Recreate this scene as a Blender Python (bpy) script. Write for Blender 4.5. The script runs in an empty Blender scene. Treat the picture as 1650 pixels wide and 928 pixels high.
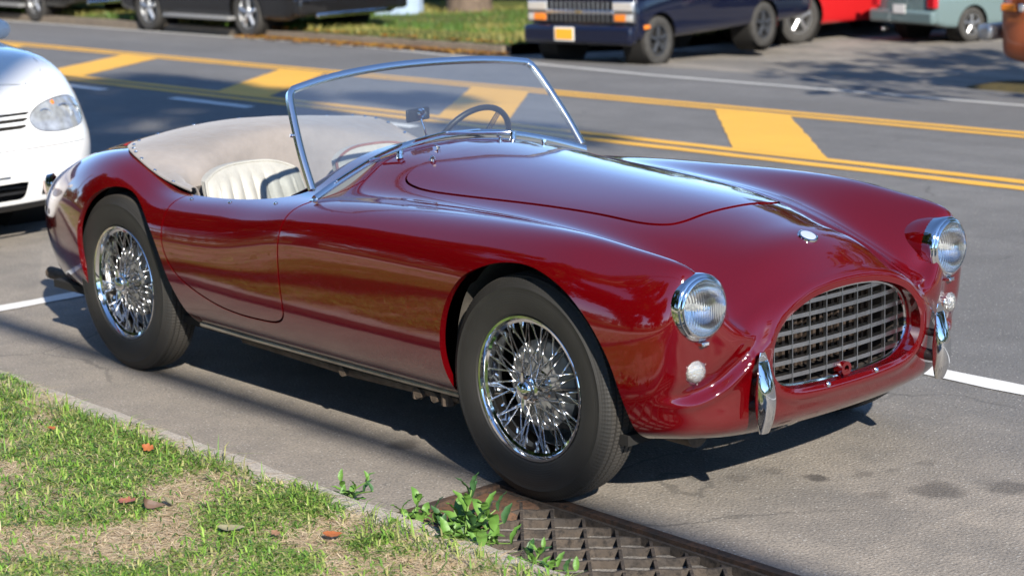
import bpy, bmesh, math, random
import numpy as np
from mathutils import Vector, Matrix
random.seed(7); rng = np.random.default_rng(7)
R_ = math.radians
scene = bpy.context.scene
COL = scene.collection
# ------------------------------------------------------------------ camera
CAM = (4.075934, -4.257135, 1.792590)
YAW, PIT, ROL, FPX = 2.4302054, -0.2109788, -0.0353345, 3128.776
cd = bpy.data.cameras.new('camera'); cam = bpy.data.objects.new('camera', cd); COL.objects.link(cam)
cd.sensor_width = 36.0; cd.lens = FPX / 1650 * 36.0; cd.clip_start = 0.1; cd.clip_end = 2000
_f = Vector((math.cos(PIT)*math.cos(YAW), math.cos(PIT)*math.sin(YAW), math.sin(PIT)))
_r = _f.cross(Vector((0, 0, 1))).normalized(); _u = _r.cross(_f)
_c, _s = math.cos(ROL), math.sin(ROL)
_r2 = _c*_r + _s*_u; _u2 = -_s*_r + _c*_u
cam.matrix_world = Matrix(((_r2.x, _u2.x, -_f.x, CAM[0]), (_r2.y, _u2.y, -_f.y, CAM[1]), (_r2.z, _u2.z, -_f.z, CAM[2]), (0, 0, 0, 1)))
cd.dof.use_dof = True; cd.dof.focus_distance = 5.6; cd.dof.aperture_fstop = 4.2
scene.camera = cam
# ------------------------------------------------------------------ sky and sun
SUN = Vector((1.5, -0.68, 1.0)).normalized()
sun_el = math.asin(SUN.z)
world = bpy.data.worlds.new('World'); scene.world = world; world.use_nodes = True
wn = world.node_tree; wn.nodes.clear()
sky = wn.nodes.new('ShaderNodeTexSky'); sky.sky_type = 'NISHITA'; sky.sun_disc = False
sky.sun_elevation = sun_el; sky.sun_rotation = math.atan2(SUN.x, SUN.y)
sky.air_density = 1.0; sky.dust_density = 0.0; sky.ozone_density = 4.0; sky.altitude = 2600
bg = wn.nodes.new('ShaderNodeBackground'); bg.inputs['Strength'].default_value = 0.15
wo = wn.nodes.new('ShaderNodeOutputWorld')
wn.links.new(sky.outputs[0], bg.inputs[0]); wn.links.new(bg.outputs[0], wo.inputs[0])
sd = bpy.data.lights.new('sun', 'SUN'); sd.energy = 5.0; sd.angle = R_(0.53); sd.color = (1.0, 0.93, 0.82)
so = bpy.data.objects.new('sun', sd); COL.objects.link(so); so.rotation_euler = SUN.to_track_quat('Z', 'Y').to_euler()
so.location = (6, -4, 8)
vs = scene.view_settings; vs.view_transform = 'Standard'; vs.look = 'None'; vs.gamma = 1.0; vs.use_curve_mapping = False
vs.exposure = 0.80
scene.cycles.use_denoising = True; scene.cycles.max_bounces = 6; scene.cycles.transparent_max_bounces = 16
scene.cycles.sample_clamp_indirect = 8.0
# ------------------------------------------------------------------ materials
def nodes_of(name):
    m = bpy.data.materials.new(name); m.use_nodes = True
    nt = m.node_tree; b = nt.nodes['Principled BSDF']
    return m, nt, b
def setin(b, **k):
    for a, v in k.items():
        a = a.replace('_', ' ')
        if a in b.inputs: b.inputs[a].default_value = v
def mat(name, col, rough=0.5, metal=0.0, noise=0.0, nscale=8.0, bump=0.0, bscale=60.0, coat=0.0, spec=0.5, col2=None, trans=0.0, ior=1.45, coatr=0.03, sheen=0.0):
    m, nt, b = nodes_of(name)
    b.inputs['Base Color'].default_value = (*col, 1)
    setin(b, Roughness=rough, Metallic=metal)
    b.inputs['Coat Weight'].default_value = coat; b.inputs['Coat Roughness'].default_value = coatr
    b.inputs['Specular IOR Level'].default_value = spec
    b.inputs['Transmission Weight'].default_value = trans; b.inputs['IOR'].default_value = ior
    b.inputs['Sheen Weight'].default_value = sheen
    L = nt.links
    if noise > 0 or bump > 0:
        tc = nt.nodes.new('ShaderNodeTexCoord')
    if noise > 0:
        n = nt.nodes.new('ShaderNodeTexNoise'); n.inputs['Scale'].default_value = nscale; n.inputs['Detail'].default_value = 6
        n.inputs['Roughness'].default_value = 0.65
        mx = nt.nodes.new('ShaderNodeMix'); mx.data_type = 'RGBA'
        c2 = col2 if col2 else tuple(min(1, c*(1+noise)) for c in col)
        c1 = col if col2 else tuple(c*(1-noise) for c in col)
        mx.inputs[6].default_value = (*c1, 1); mx.inputs[7].default_value = (*c2, 1)
        rp = nt.nodes.new('ShaderNodeMapRange'); rp.inputs[1].default_value = 0.3; rp.inputs[2].default_value = 0.7
        L.new(tc.outputs['Object'], n.inputs['Vector']); L.new(n.outputs[0], rp.inputs[0]); L.new(rp.outputs[0], mx.inputs[0])
        L.new(mx.outputs[2], b.inputs['Base Color'])
    if bump > 0:
        n2 = nt.nodes.new('ShaderNodeTexNoise'); n2.inputs['Scale'].default_value = bscale; n2.inputs['Detail'].default_value = 5
        bp = nt.nodes.new('ShaderNodeBump'); bp.inputs['Strength'].default_value = bump; bp.inputs['Distance'].default_value = 0.01
        L.new(tc.outputs['Object'], n2.inputs['Vector']); L.new(n2.outputs[0], bp.inputs['Height']); L.new(bp.outputs[0], b.inputs['Normal'])
    return m
# ------------------------------------------------------------------ object helpers
def link(name, me, parent=None, material=None, smooth=True):
    o = bpy.data.objects.new(name, me); COL.objects.link(o)
    if parent is not None: o.parent = parent
    if material is not None and not me.materials: me.materials.append(material)
    if smooth and len(me.polygons): me.polygons.foreach_set('use_smooth', [True]*len(me.polygons))
    return o
def mesh(name, V, F):
    me = bpy.data.meshes.new(name); me.from_pydata([tuple(map(float, v)) for v in V], [], [tuple(map(int, f)) for f in F]); me.update(); return me
def empty(name, loc=(0, 0, 0), rz=0.0):
    o = bpy.data.objects.new(name, None); COL.objects.link(o); o.location = loc; o.rotation_euler = (0, 0, rz); o.empty_display_size = 0.1; return o
def tag(o, label=None, cat=None, group=None, kind=None):
    if label: o['label'] = label
    if cat: o['category'] = cat
    if group: o['group'] = group
    if kind: o['kind'] = kind
    return o
def copy_tree(o, parent=None):
    c = o.copy(); COL.objects.link(c); c.parent = parent
    for ch in list(o.children): copy_tree(ch, c)
    return c
class MB:
    """collects shapes, builds one mesh"""
    def __init__(s): s.V = []; s.F = []
    def add(s, V, F):
        n = len(s.V); s.V += [tuple(v) for v in V]; s.F += [tuple(i+n for i in f) for f in F]; return s
    def box(s, c, d, rot=None):
        V = []
        for x in (-.5, .5):
            for y in (-.5, .5):
                for z in (-.5, .5):
                    p = Vector((x*d[0], y*d[1], z*d[2]))
                    if rot is not None: p = rot @ p
                    V.append((p.x+c[0], p.y+c[1], p.z+c[2]))
        return s.add(V, [(0, 1, 3, 2), (4, 6, 7, 5), (0, 4, 5, 1), (2, 3, 7, 6), (0, 2, 6, 4), (1, 5, 7, 3)])
    def tube(s, pts, r, n=8, caps=True, closed=False):
        P = [Vector(p) for p in pts]; rs = r if hasattr(r, '__len__') else [r]*len(P)
        m = len(P); rings = []; prev = None
        for i, p in enumerate(P):
            a = P[(i-1) % m] if (closed or i > 0) else p; b = P[(i+1) % m] if (closed or i < m-1) else p
            t = (b-a).normalized()
            if prev is None:
                q = t.orthogonal().normalized()
            else:
                q = (prev - t*prev.dot(t)); q = q.normalized() if q.length > 1e-6 else t.orthogonal().normalized()
            prev = q; w = t.cross(q)
            rings.append([p + rs[i]*(q*math.cos(2*math.pi*k/n)+w*math.sin(2*math.pi*k/n)) for k in range(n)])
        V = [tuple(v) for g in rings for v in g]; F = []
        for i in range(m if closed else m-1):
            j = (i+1) % m
            for k in range(n): F.append((i*n+k, i*n+(k+1) % n, j*n+(k+1) % n, j*n+k))
        if caps and not closed: F += [tuple(range(n))[::-1], tuple((m-1)*n+k for k in range(n))]
        return s.add(V, F)
    def lathe(s, prof, n=32, axis='y', c=(0, 0, 0), arc=None):
        """prof: (radius, along) pairs revolved about an axis through c"""
        V = []; m = len(prof); full = arc is None; a0, a1 = arc if arc else (0, 2*math.pi); nn = n if full else n+1
        for i in range(nn):
            a = a0+(a1-a0)*i/n; ca, sa = math.cos(a), math.sin(a)
            for r, h in prof:
                if axis == 'y': p = (r*ca, h, r*sa)
                elif axis == 'x': p = (h, r*ca, r*sa)
                else: p = (r*ca, r*sa, h)
                V.append((p[0]+c[0], p[1]+c[1], p[2]+c[2]))
        F = []
        for i in range(n):
            j = (i+1) % nn
            for k in range(m-1): F.append((i*m+k, j*m+k, j*m+k+1, i*m+k+1))
        return s.add(V, F)
    def build(s, name, material, parent=None, smooth=True, bevel=0.0, M=None):
        V = s.V if M is None else [tuple(M @ Vector(v)) for v in s.V]
        me = mesh(name, V, s.F); o = link(name, me, parent, material, smooth)
        if bevel: o.modifiers.new('bevel', 'BEVEL').width = bevel; o.modifiers['bevel'].segments = 2; o.modifiers['bevel'].limit_method = 'ANGLE'
        if bevel or smooth: auto_smooth(o.data)
        return o
def auto_smooth(me, ang=40):
    bm = bmesh.new(); bm.from_mesh(me); bmesh.ops.recalc_face_normals(bm, faces=bm.faces)
    for e in bm.edges:
        if len(e.link_faces) == 2: e.smooth = e.calc_face_angle(0) < R_(ang)
    bm.to_mesh(me); bm.free()
def vnoise(P, s, seed=0):
    """smooth value noise in numpy, 0..1"""
    r = np.random.default_rng(seed); T = r.random((64, 64)); q = P*s; i = np.floor(q).astype(int); f = q-i; f = f*f*(3-2*f)
    a, b = i[:, 0] % 64, i[:, 1] % 64; a1, b1 = (a+1) % 64, (b+1) % 64
    return (T[a, b]*(1-f[:, 0])+T[a1, b]*f[:, 0])*(1-f[:, 1])+(T[a, b1]*(1-f[:, 0])+T[a1, b1]*f[:, 0])*f[:, 1]
def fbm(P, s, seed=0): return (vnoise(P, s, seed)*.55+vnoise(P, s*2.1, seed+1)*.28+vnoise(P, s*4.3, seed+2)*.17)
# ---- cubic B-spline surfaces and clipping
def bs_blend(P, m, gs, ge):
    """P (n,...) data rows; ghosts gs/ge appended; returns dense rows ((n-1)*m+1)"""
    Q = np.concatenate([gs[None], P, ge[None]])
    n = len(P); out = []
    for i in range(n-1):
        for k in range(m):
            t = k/m
            w = ((1-t)**3/6, (3*t**3-6*t*t+4)/6, (-3*t**3+3*t*t+3*t+1)/6, t**3/6)
            out.append(sum(w[j]*Q[i+j] for j in range(4)))
    out.append((Q[n-1]+4*Q[n]+Q[n+1])/6)
    return np.array(out)
def patch(D, mu, mv, us, ue, vs_, ve, its=2):
    """D (R,C,3); us/ue/vs_/ve: ghost rule 'lin' or 'mir' (mirror in y about the end)"""
    def gh(P, e, rule, ax):
        a = np.moveaxis(P, ax, 0); i0, i1 = (0, 1) if e == 0 else (-1, -2)
        if rule == 'mir': return a[i1]*np.array([1, -1, 1])
        return 2*a[i0]-a[i1]
    def S(C):
        A = np.concatenate([gh(C, 0, us, 0)[None], C, gh(C, 1, ue, 0)[None]]); A = (A[:-2]+4*A[1:-1]+A[2:])/6
        B = np.concatenate([gh(A, 0, vs_, 1)[:, None], A, gh(A, 1, ve, 1)[:, None]], 1); return (B[:, :-2]+4*B[:, 1:-1]+B[:, 2:])/6
    C = D.copy()
    for _ in range(its): C = C + (D - S(C))
    X = bs_blend(C, mu, gh(C, 0, us, 0), gh(C, 1, ue, 0))
    Y = np.swapaxes(X, 0, 1)
    g0, g1 = gh(X, 0, vs_, 1), gh(X, 1, ve, 1)
    return np.swapaxes(bs_blend(Y, mv, g0, g1), 0, 1)
def grid_mesh(G):
    R, C = G.shape[:2]; V = G.reshape(-1, 3)
    du = np.gradient(G, axis=0); dv = np.gradient(G, axis=1); N = np.cross(du, dv); l = np.linalg.norm(N, axis=2, keepdims=True); N = (N/np.maximum(l, 1e-12)).reshape(-1, 3)
    idx = np.arange(R*C).reshape(R, C)
    F = np.stack([idx[:-1, :-1], idx[1:, :-1], idx[1:, 1:], idx[:-1, 1:]], -1).reshape(-1, 4)
    return V, N, [tuple(f) for f in F]
def sdf(poly, P):
    """signed distance (negative inside) of 2-D points P to closed polygon"""
    A = np.asarray(poly, float); B = np.roll(A, -1, 0); out = np.full(len(P), 1e9); ins = np.zeros(len(P), bool)
    for a, b in zip(A, B):
        d = b-a; t = np.clip(((P-a)@d)/max(d@d, 1e-12), 0, 1); q = P-(a+t[:, None]*d); out = np.minimum(out, np.hypot(q[:, 0], q[:, 1]))
        c = (a[1] > P[:, 1]) != (b[1] > P[:, 1])
        with np.errstate(divide='ignore', invalid='ignore'): xi = (b[0]-a[0])*(P[:, 1]-a[1])/(b[1]-a[1]+1e-30)+a[0]
        ins ^= c & (P[:, 0] < xi)
    return np.where(ins, -out, out)
def clip(V, N, F, f):
    """keep f >= 0; returns V,N,F and the list of cut edges (pairs of indices)"""
    V = list(map(tuple, V)); N = list(map(tuple, N)); f = list(map(float, f)); cache = {}; nF = []; cut = []
    def mid(i, j):
        k = (i, j) if i < j else (j, i)
        if k not in cache:
            t = f[i]/(f[i]-f[j]); t = min(max(t, 1e-4), 1-1e-4)
            V.append(tuple(a+(b-a)*t for a, b in zip(V[i], V[j]))); nn = np.array(N[i])*(1-t)+np.array(N[j])*t; N.append(tuple(nn/max(np.linalg.norm(nn), 1e-9))); cache[k] = len(V)-1
        return cache[k]
    for face in F:
        s = [f[i] >= 0 for i in face]
        if all(s): nF.append(face); continue
        if not any(s): continue
        out = []; cp = []
        for a in range(len(face)):
            i, j = face[a], face[(a+1) % len(face)]
            if s[a]: out.append(i)
            if s[a] != s[(a+1) % len(face)]: k = mid(i, j); out.append(k); cp.append(k)
        if len(out) >= 3: nF.append(tuple(out))
        if len(cp) == 2: cut.append((cp[0], cp[1]))
    used = sorted({i for q in nF for i in q}); mp = {o: n for n, o in enumerate(used)}
    V = np.array([V[i] for i in used]); N = np.array([N[i] for i in used])
    return V, N, [tuple(mp[i] for i in q) for q in nF], [(mp[a], mp[b]) for a, b in cut if a in mp and b in mp]
def boundary(F):
    from collections import Counter
    c = Counter(); d = {}
    for q in F:
        for a in range(len(q)):
            i, j = q[a], q[(a+1) % len(q)]; k = (min(i, j), max(i, j)); c[k] += 1; d[k] = (i, j)
    return [d[k] for k, n in c.items() if n == 1]
def flange(V, N, F, edges, dirfun, steps):
    """extrude boundary edges through offset steps: dirfun(idx array) -> list of (len) offset vectors per step"""
    V = np.array(V); N = np.array(N); F = list(F); ids = sorted({i for e in edges for i in e}); base = {i: i for i in ids}; ia = np.array(ids, int)
    if len(ia) == 0: return V, N, F
    prev = {i: i for i in ids}
    for st in range(steps):
        off, nn = dirfun(V[ia], N[ia], st); n0 = len(V)
        V = np.concatenate([V, V[ia]+off]); N = np.concatenate([N, nn]); cur = {i: n0+k for k, i in enumerate(ids)}
        for a, b in edges: F.append((prev[b], prev[a], cur[a], cur[b]))
        prev = cur
    return V, N, F
def surf_obj(name, V, N, F, material, parent=None, custom=True):
    me = bpy.data.meshes.new(name); me.from_pydata([tuple(v) for v in np.asarray(V, float).tolist()], [], F); me.update()
    o = link(name, me, parent, material)
    if custom:
        me.normals_split_custom_set_from_vertices(np.asarray(N, float).tolist())
    return o
def mirror(V, N, F):
    m = np.array([1, -1, 1.0]); return np.asarray(V)*m, np.asarray(N)*m, [tuple(reversed(q)) for q in F]
def smooth_closed(pts, n=160):
    P = np.array(pts, float); m = len(P); out = []
    for i in range(m):
        a, b, c, d = P[(i-1) % m], P[i], P[(i+1) % m], P[(i+2) % m]
        for k in range(max(1, n//m)):
            t = k/max(1, n//m); out.append(.5*((2*b)+(-a+c)*t+(2*a-5*b+4*c-d)*t*t+(-a+3*b-3*c+d)*t**3))
    return np.array(out)
def spl(pts, n=8, closed=False):
    """Catmull-Rom through pts"""
    P = [np.array(p, float) for p in pts]; m = len(P); out = []
    for i in range(m if closed else m-1):
        if closed: a, b, c, d = P[i-1], P[i], P[(i+1) % m], P[(i+2) % m]
        else: a, b, c, d = P[max(i-1, 0)], P[i], P[i+1], P[min(i+2, m-1)]
        for k in range(n):
            t = k/n; out.append(.5*((2*b)+(-a+c)*t+(2*a-5*b+4*c-d)*t*t+(-a+3*b-3*c+d)*t**3))
    if not closed: out.append(P[-1])
    return out
# ------------------------------------------------------------------ the red roadster
def paint_mat(name, col, rough=0.35, coat=1.0):
    m, nt, b = nodes_of(name)
    b.inputs['Base Color'].default_value = (*col, 1); setin(b, Roughness=rough, Metallic=0.0)
    b.inputs['Coat Weight'].default_value = coat; b.inputs['Coat Roughness'].default_value = 0.02; b.inputs['Coat IOR'].default_value = 1.58
    b.inputs['Specular IOR Level'].default_value = 0.12
    tc = nt.nodes.new('ShaderNodeTexCoord'); nz = nt.nodes.new('ShaderNodeTexNoise'); nz.inputs['Scale'].default_value = 7.0; nz.inputs['Detail'].default_value = 2; bp = nt.nodes.new('ShaderNodeBump'); bp.inputs['Strength'].default_value = .05; bp.inputs['Distance'].default_value = .01
    nt.links.new(tc.outputs['Object'], nz.inputs['Vector']); nt.links.new(nz.outputs[0], bp.inputs['Height']); nt.links.new(bp.outputs[0], b.inputs['Coat Normal'])
    n2 = nt.nodes.new('ShaderNodeTexNoise'); n2.inputs['Scale'].default_value = 60; n2.inputs['Detail'].default_value = 6; mr = nt.nodes.new('ShaderNodeMapRange'); mr.inputs[1].default_value = .45; mr.inputs[2].default_value = .75; mr.inputs[3].default_value = .012; mr.inputs[4].default_value = .07
    nt.links.new(tc.outputs['Object'], n2.inputs['Vector']); nt.links.new(n2.outputs[0], mr.inputs[0]); nt.links.new(mr.outputs[0], b.inputs['Coat Roughness'])
    return m
M_PAINT = paint_mat('maroon_paint', (0.086, 0.0004, 0.0016), .10)
M_PAINT.node_tree.nodes['Principled BSDF'].inputs['Specular IOR Level'].default_value = 0.55
def R12(x, yz, dx=None):
    dx = dx or {}
    return [(x+dx.get(i, 0.0), p[0], p[1]) for i, p in enumerate(yz)]
LOW = [(.66, .245), (.70, .285), (.737, .37), (.753, .46), (.757, .55)]
NET = [
 [(-3.14, 0, .27), (-3.19, 0, .30), (-3.22, 0, .36), (-3.235, 0, .43), (-3.235, 0, .49), (-3.225, 0, .55), (-3.205, 0, .60), (-3.175, 0, .645), (-3.135, 0, .685), (-3.09, 0, .715), (-3.04, 0, .737), (-2.98, 0, .755)],
 [(-3.13, .22, .27), (-3.18, .24, .30), (-3.21, .255, .36), (-3.225, .26, .43), (-3.225, .26, .49), (-3.215, .255, .55), (-3.195, .245, .60), (-3.165, .23, .645), (-3.12, .20, .69), (-3.06, .155, .728), (-2.995, .085, .755), (-2.93, 0, .77)],
 [(-3.08, .42, .26), (-3.12, .45, .295), (-3.15, .475, .36), (-3.165, .485, .43), (-3.165, .49, .49), (-3.155, .49, .55), (-3.13, .475, .61), (-3.095, .44, .66), (-3.04, .37, .71), (-2.97, .27, .75), (-2.90, .145, .782), (-2.85, 0, .795)],
 [(-2.95, .555, .25), (-2.97, .59, .285), (-2.985, .615, .36), (-2.99, .628, .43), (-2.99, .632, .50), (-2.98, .625, .57), (-2.96, .60, .64), (-2.925, .545, .70), (-2.87, .44, .745), (-2.81, .31, .785), (-2.76, .16, .81), (-2.73, 0, .82)],
 [(-2.75, .63, .25), (-2.75, .665, .29), (-2.75, .69, .37), (-2.75, .70, .45), (-2.75, .70, .53), (-2.75, .685, .62), (-2.74, .645, .70), (-2.72, .565, .765), (-2.68, .45, .785), (-2.64, .31, .81), (-2.60, .16, .83), (-2.58, 0, .838)],
 R12(-2.52, [(.675, .25), (.71, .30), (.735, .39), (.743, .48), (.738, .57), (.715, .67), (.66, .755), (.565, .80), (.44, .805), (.30, .83), (.16, .85), (0, .855)], {8: .02, 9: .04, 10: .06, 11: .06}),
 R12(-2.30, [(.68, .25), (.72, .31), (.748, .40), (.755, .49), (.748, .58), (.72, .68), (.665, .757), (.575, .792), (.44, .81), (.30, .84), (.16, .86), (0, .868)]),
 R12(-2.06, [(.67, .25), (.71, .30), (.742, .39), (.753, .48), (.750, .56), (.73, .63), (.685, .69), (.605, .715), (.46, .75), (.32, .80), (.16, .83), (0, .84)]),
 R12(-1.78, [(.66, .245), (.70, .29), (.737, .38), (.752, .47), (.752, .54), (.738, .61), (.70, .675), (.625, .706), (.48, .74), (.32, .80), (.16, .84), (0, .85)]),
 R12(-1.46, LOW[:4]+[(.755, .54), (.743, .62), (.705, .69), (.625, .728), (.48, .765), (.32, .82), (.16, .855), (0, .865)]),
 R12(-1.15, LOW+[(.752, .645), (.715, .722), (.62, .757), (.48, .785), (.31, .85), (.16, .875), (0, .884)]),
 R12(-.80, LOW+[(.753, .655), (.712, .742), (.605, .780), (.47, .782), (.32, .828), (.16, .855), (0, .864)]),
 R12(-.45, LOW+[(.753, .66), (.708, .748), (.595, .791), (.46, .776), (.32, .805), (.16, .830), (0, .840)]),
 R12(-.12, LOW+[(.752, .66), (.705, .752), (.588, .797), (.45, .760), (.32, .781), (.16, .806), (0, .817)]),
 R12(.14, [(.67, .25), (.71, .29), (.742, .38), (.754, .47), (.753, .55), (.742, .66), (.690, .746), (.575, .790), (.432, .726), (.305, .748), (.16, .778), (0, .790)]),
 R12(.33, [(.64, .25), (.675, .285), (.710, .37), (.726, .46), (.726, .55), (.710, .645), (.660, .722), (.560, .768), (.415, .668), (.29, .703), (.15, .744), (0, .757)]),
 [(.43, .57, .245), (.46, .61, .28), (.49, .642, .36), (.508, .655, .44), (.515, .660, .52), (.520, .655, .60), (.520, .618, .69), (.512, .545, .737), (.478, .415, .605), (.463, .28, .662), (.457, .15, .714), (.455, 0, .732)],
 [(.50, .46, .24), (.53, .49, .27), (.54, .505, .33), (.543, .51, .40), (.545, .52, .47), (.548, .53, .55), (.545, .535, .63), (.540, .50, .65), (.530, .418, .562), (.545, .28, .615), (.548, .15, .657), (.545, 0, .672)],
 [(.545, .30, .235), (.57, .33, .265), (.588, .35, .31), (.598, .365, .35), (.602, .372, .39), (.604, .374, .43), (.604, .368, .46), (.604, .352, .49), (.603, .315, .525), (.602, .24, .568), (.598, .125, .598), (.594, 0, .608)],
 [(.560, 0, .232), (.583, 0, .26), (.596, 0, .30), (.602, 0, .335), (.604, 0, .365), (.605, 0, .39), (.606, 0, .415), (.606, 0, .44), (.606, 0, .465), (.605, 0, .49), (.604, 0, .51), (.603, 0, .53)],
]
BODY = patch(np.array(NET, float), 20, 14, 'mir', 'mir', 'lin', 'mir', 3)
F_ARCH = smooth_closed([(-.33, .10), (-.338, .22), (-.342, .35), (-.325, .466), (-.287, .56), (-.219, .639), (-.135, .683), (-.044, .707), (.063, .709), (.17, .678), (.255, .625), (.325, .55), (.372, .46), (.392, .34), (.395, .20), (.39, .10), (.03, .02)], 170)
R_ARCH = smooth_closed([(-2.50, .10), (-2.53, .22), (-2.537, .32), (-2.537, .43), (-2.523, .536), (-2.459, .625), (-2.356, .685), (-2.246, .705), (-2.14, .687), (-2.028, .622), (-1.935, .53), (-1.875, .40), (-1.835, .28), (-1.80, .18), (-1.78, .10), (-2.1, .02)], 170)
MOUTH = np.array([0, .474])+np.array([1.045, 1.03])*(smooth_closed([(0, .345), (.13, .347), (.235, .357), (.297, .39), (.316, .445), (.295, .51), (.245, .556), (.16, .588), (.08, .600), (0, .603), (-.08, .600), (-.16, .588), (-.245, .556), (-.295, .51), (-.316, .445), (-.297, .39), (-.235, .357), (-.13, .347)], 180)-np.array([0, .474]))
DOOR = np.array(spl([(-1.10, 1.1), (-1.10, .80), (-1.135, .74), (-1.152, .65), (-1.156, .53), (-1.157, .42), (-1.175, .375), (-1.225, .352), (-1.32, .345), (-1.45, .345), (-1.587, .36), (-1.742, .405), (-1.838, .46), (-1.893, .543), (-1.906, .645), (-1.892, .71), (-1.89, .80), (-1.90, 1.1)], 8))
_bn = [(.16, .12), (.155, .20), (.128, .25), (.05, .288), (-.1, .312), (-.3, .345), (-.55, .388), (-.75, .414), (-.86, .410), (-.93, .385), (-.965, .33), (-.977, .22), (-.982, .1)]
BONNET = smooth_closed([(.165, 0)]+_bn+[(-.983, 0)]+[(x, -y) for x, y in reversed(_bn)], 200)
COCKPIT = smooth_closed([(-1.32, 0), (-1.32, .2), (-1.30, .40), (-1.265, .53), (-1.32, .60), (-1.5, .628), (-1.75, .628), (-1.95, .615), (-2.12, .585), (-2.28, .55), (-2.4, .48), (-2.5, .34), (-2.55, 0), (-2.5, -.34), (-2.4, -.48), (-2.28, -.55), (-2.12, -.585), (-1.95, -.615), (-1.75, -.628), (-1.5, -.628), (-1.32, -.60), (-1.265, -.53), (-1.30, -.40), (-1.32, -.2)], 200)
def sculpt(G):
    """rolled lip round the mouth and along the bottom edge of the nose"""
    P = G.reshape(-1, 3).copy()
    du = np.gradient(G, axis=0); dv = np.gradient(G, axis=1); N = -np.cross(du, dv); N /= np.maximum(np.linalg.norm(N, axis=2, keepdims=True), 1e-9); N = N.reshape(-1, 3)
    d = sdf(MOUTH, P[:, 1:]); fr = np.clip((P[:, 0]-.44)/.08, 0, 1); fr = fr*fr*(3-2*fr)
    a = 0.010*np.exp(-((d-.020)/.020)**2)
    # crease that leaves the mouth and runs out under the side lamps: a ledge below it, a hollow above it
    RID = np.array(spl([(.20, .60), (.27, .565), (.35, .505), (.425, .435), (.475, .388), (.53, .364), (.60, .360), (.68, .378)], 8) + [np.array(q) for q in ((.80, .40), (.80, -.1), (-.2, -.1), (-.2, .60))])
    sr = sdf(RID, np.abs(P[:, 1:])*np.array([1, 1]))
    up = np.clip((.565-P[:, 2])/.13, 0, 1); up = up*up*(3-2*up); fx = np.clip((P[:, 0]-.415)/.08, 0, 1); out = np.clip((.66-np.abs(P[:, 1]))/.10, 0, 1)
    b = np.where(sr > 0, -.030*np.exp(-(sr/.050)**2)*(1-np.exp(-(sr/.016)**2)), 0)*up*fx*out + .007*np.exp(-(sr/.016)**2)*up*fx*out
    b = b+0.010*np.exp(-((P[:, 2]-.285)/.045)**2)*np.clip((P[:, 0]-.36)/.12, 0, 1)
    P = P + N*(a*fr+b)[:, None]
    return P.reshape(G.shape)
BODY = sculpt(BODY)
V, N, F = grid_mesh(BODY); N = -N; F = [tuple(reversed(q)) for q in F]
car = empty('sports_car', (0, 0, 0))
tag(car, 'open maroon two-seat sports car with wire wheels and oval grille', 'car')
def arch_sd(P): return np.minimum(sdf(F_ARCH, P[:, [0, 2]]), sdf(R_ARCH, P[:, [0, 2]]))
V, N, F, c1 = clip(V, N, F, np.where(np.abs(V[:, 1]) < .40, 9.0, arch_sd(V)))
V, N, F, c2 = clip(V, N, F, np.where(V[:, 0] > .4, sdf(MOUTH, V[:, 1:]), 9.0))
# lamp openings
for _y, _z, _r in ((.545, .626, .080),):
    V, N, F, c6 = clip(V, N, F, np.where(V[:, 0] > .455, np.hypot(V[:, 1]-_y, V[:, 2]-_z)-_r, 9.0))
# cockpit
V, N, F, c3 = clip(V, N, F, np.where(V[:, 2] > .5, sdf(COCKPIT, V[:, :2]), 9.0))
GAP = 0.0036
def fl_in(depth, r=0.0025):
    """panel edge: a small rounded turn, then straight in"""
    def fn(P, Nn, st):
        return (-Nn*depth, Nn)
    return fn
def is_in(V, e, f, tol): 
    m = [.5*(V[a]+V[b]) for a, b in e]; m = np.array(m); return [q for q, k in zip(e, f(m)) if abs(k) < tol]
# door
dsd = np.where((V[:, 2] > .3) & (np.abs(V[:, 1]) > .42), sdf(DOOR, V[:, [0, 2]]), 9.0)
Vd, Nd, Fd, cd_ = clip(V, N, F, -(dsd+GAP))
V, N, F, c4 = clip(V, N, F, dsd-GAP)
# bonnet
bsd = np.where(V[:, 2] > .5, sdf(BONNET, V[:, :2]), 9.0)
Vb, Nb, Fb, cb_ = clip(V, N, F, -(bsd+GAP))
V, N, F, c5 = clip(V, N, F, bsd-GAP)
def finish(V, N, F):
    """turn every panel edge inward"""
    e = boundary(F); keep = [q for q in e if not (abs(V[q[0]][1]) < 1e-4 and abs(V[q[1]][1]) < 1e-4)]
    def fn(P, Nn, st):
        sgn = np.sign(P[:, 1:2]); off = -Nn*0.024
        am = (np.abs(arch_sd(P)) < .004) & (np.abs(P[:, 1]) > .4)
        off[am] = np.concatenate([np.zeros((am.sum(), 1)), -sgn[am]*0.022, np.zeros((am.sum(), 1))], 1)
        mm = (P[:, 0] > .4) & (np.abs(sdf(MOUTH, P[:, 1:])) < .004)
        off[mm] = np.array([-.05, 0, 0])
        return off, Nn
    # the folded edge gets its own normals, pointing out of the panel into the gap
    V = np.asarray(V); N = np.asarray(N); ids = sorted({i for q in keep for i in q}); ia = np.array(ids, int); T = {i: np.zeros(3) for i in ids}
    for a_, b_ in keep:
        t = np.cross(V[b_]-V[a_], N[a_]); t = t/max(np.linalg.norm(t), 1e-9); T[a_] = T[a_]+t; T[b_] = T[b_]+t
    TT = np.array([T[i]/max(np.linalg.norm(T[i]), 1e-9) for i in ids]); off, _n = fn(V[ia], N[ia], 0); n0, n1 = len(V), len(V)+len(ia)
    V2 = np.concatenate([V, V[ia], V[ia]+off]); N2 = np.concatenate([N, TT, TT]); pos = {i: k for k, i in enumerate(ids)}
    F2 = list(F)+[(n0+pos[b_], n0+pos[a_], n1+pos[a_], n1+pos[b_]) for a_, b_ in keep]
    return V2, N2, F2
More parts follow.
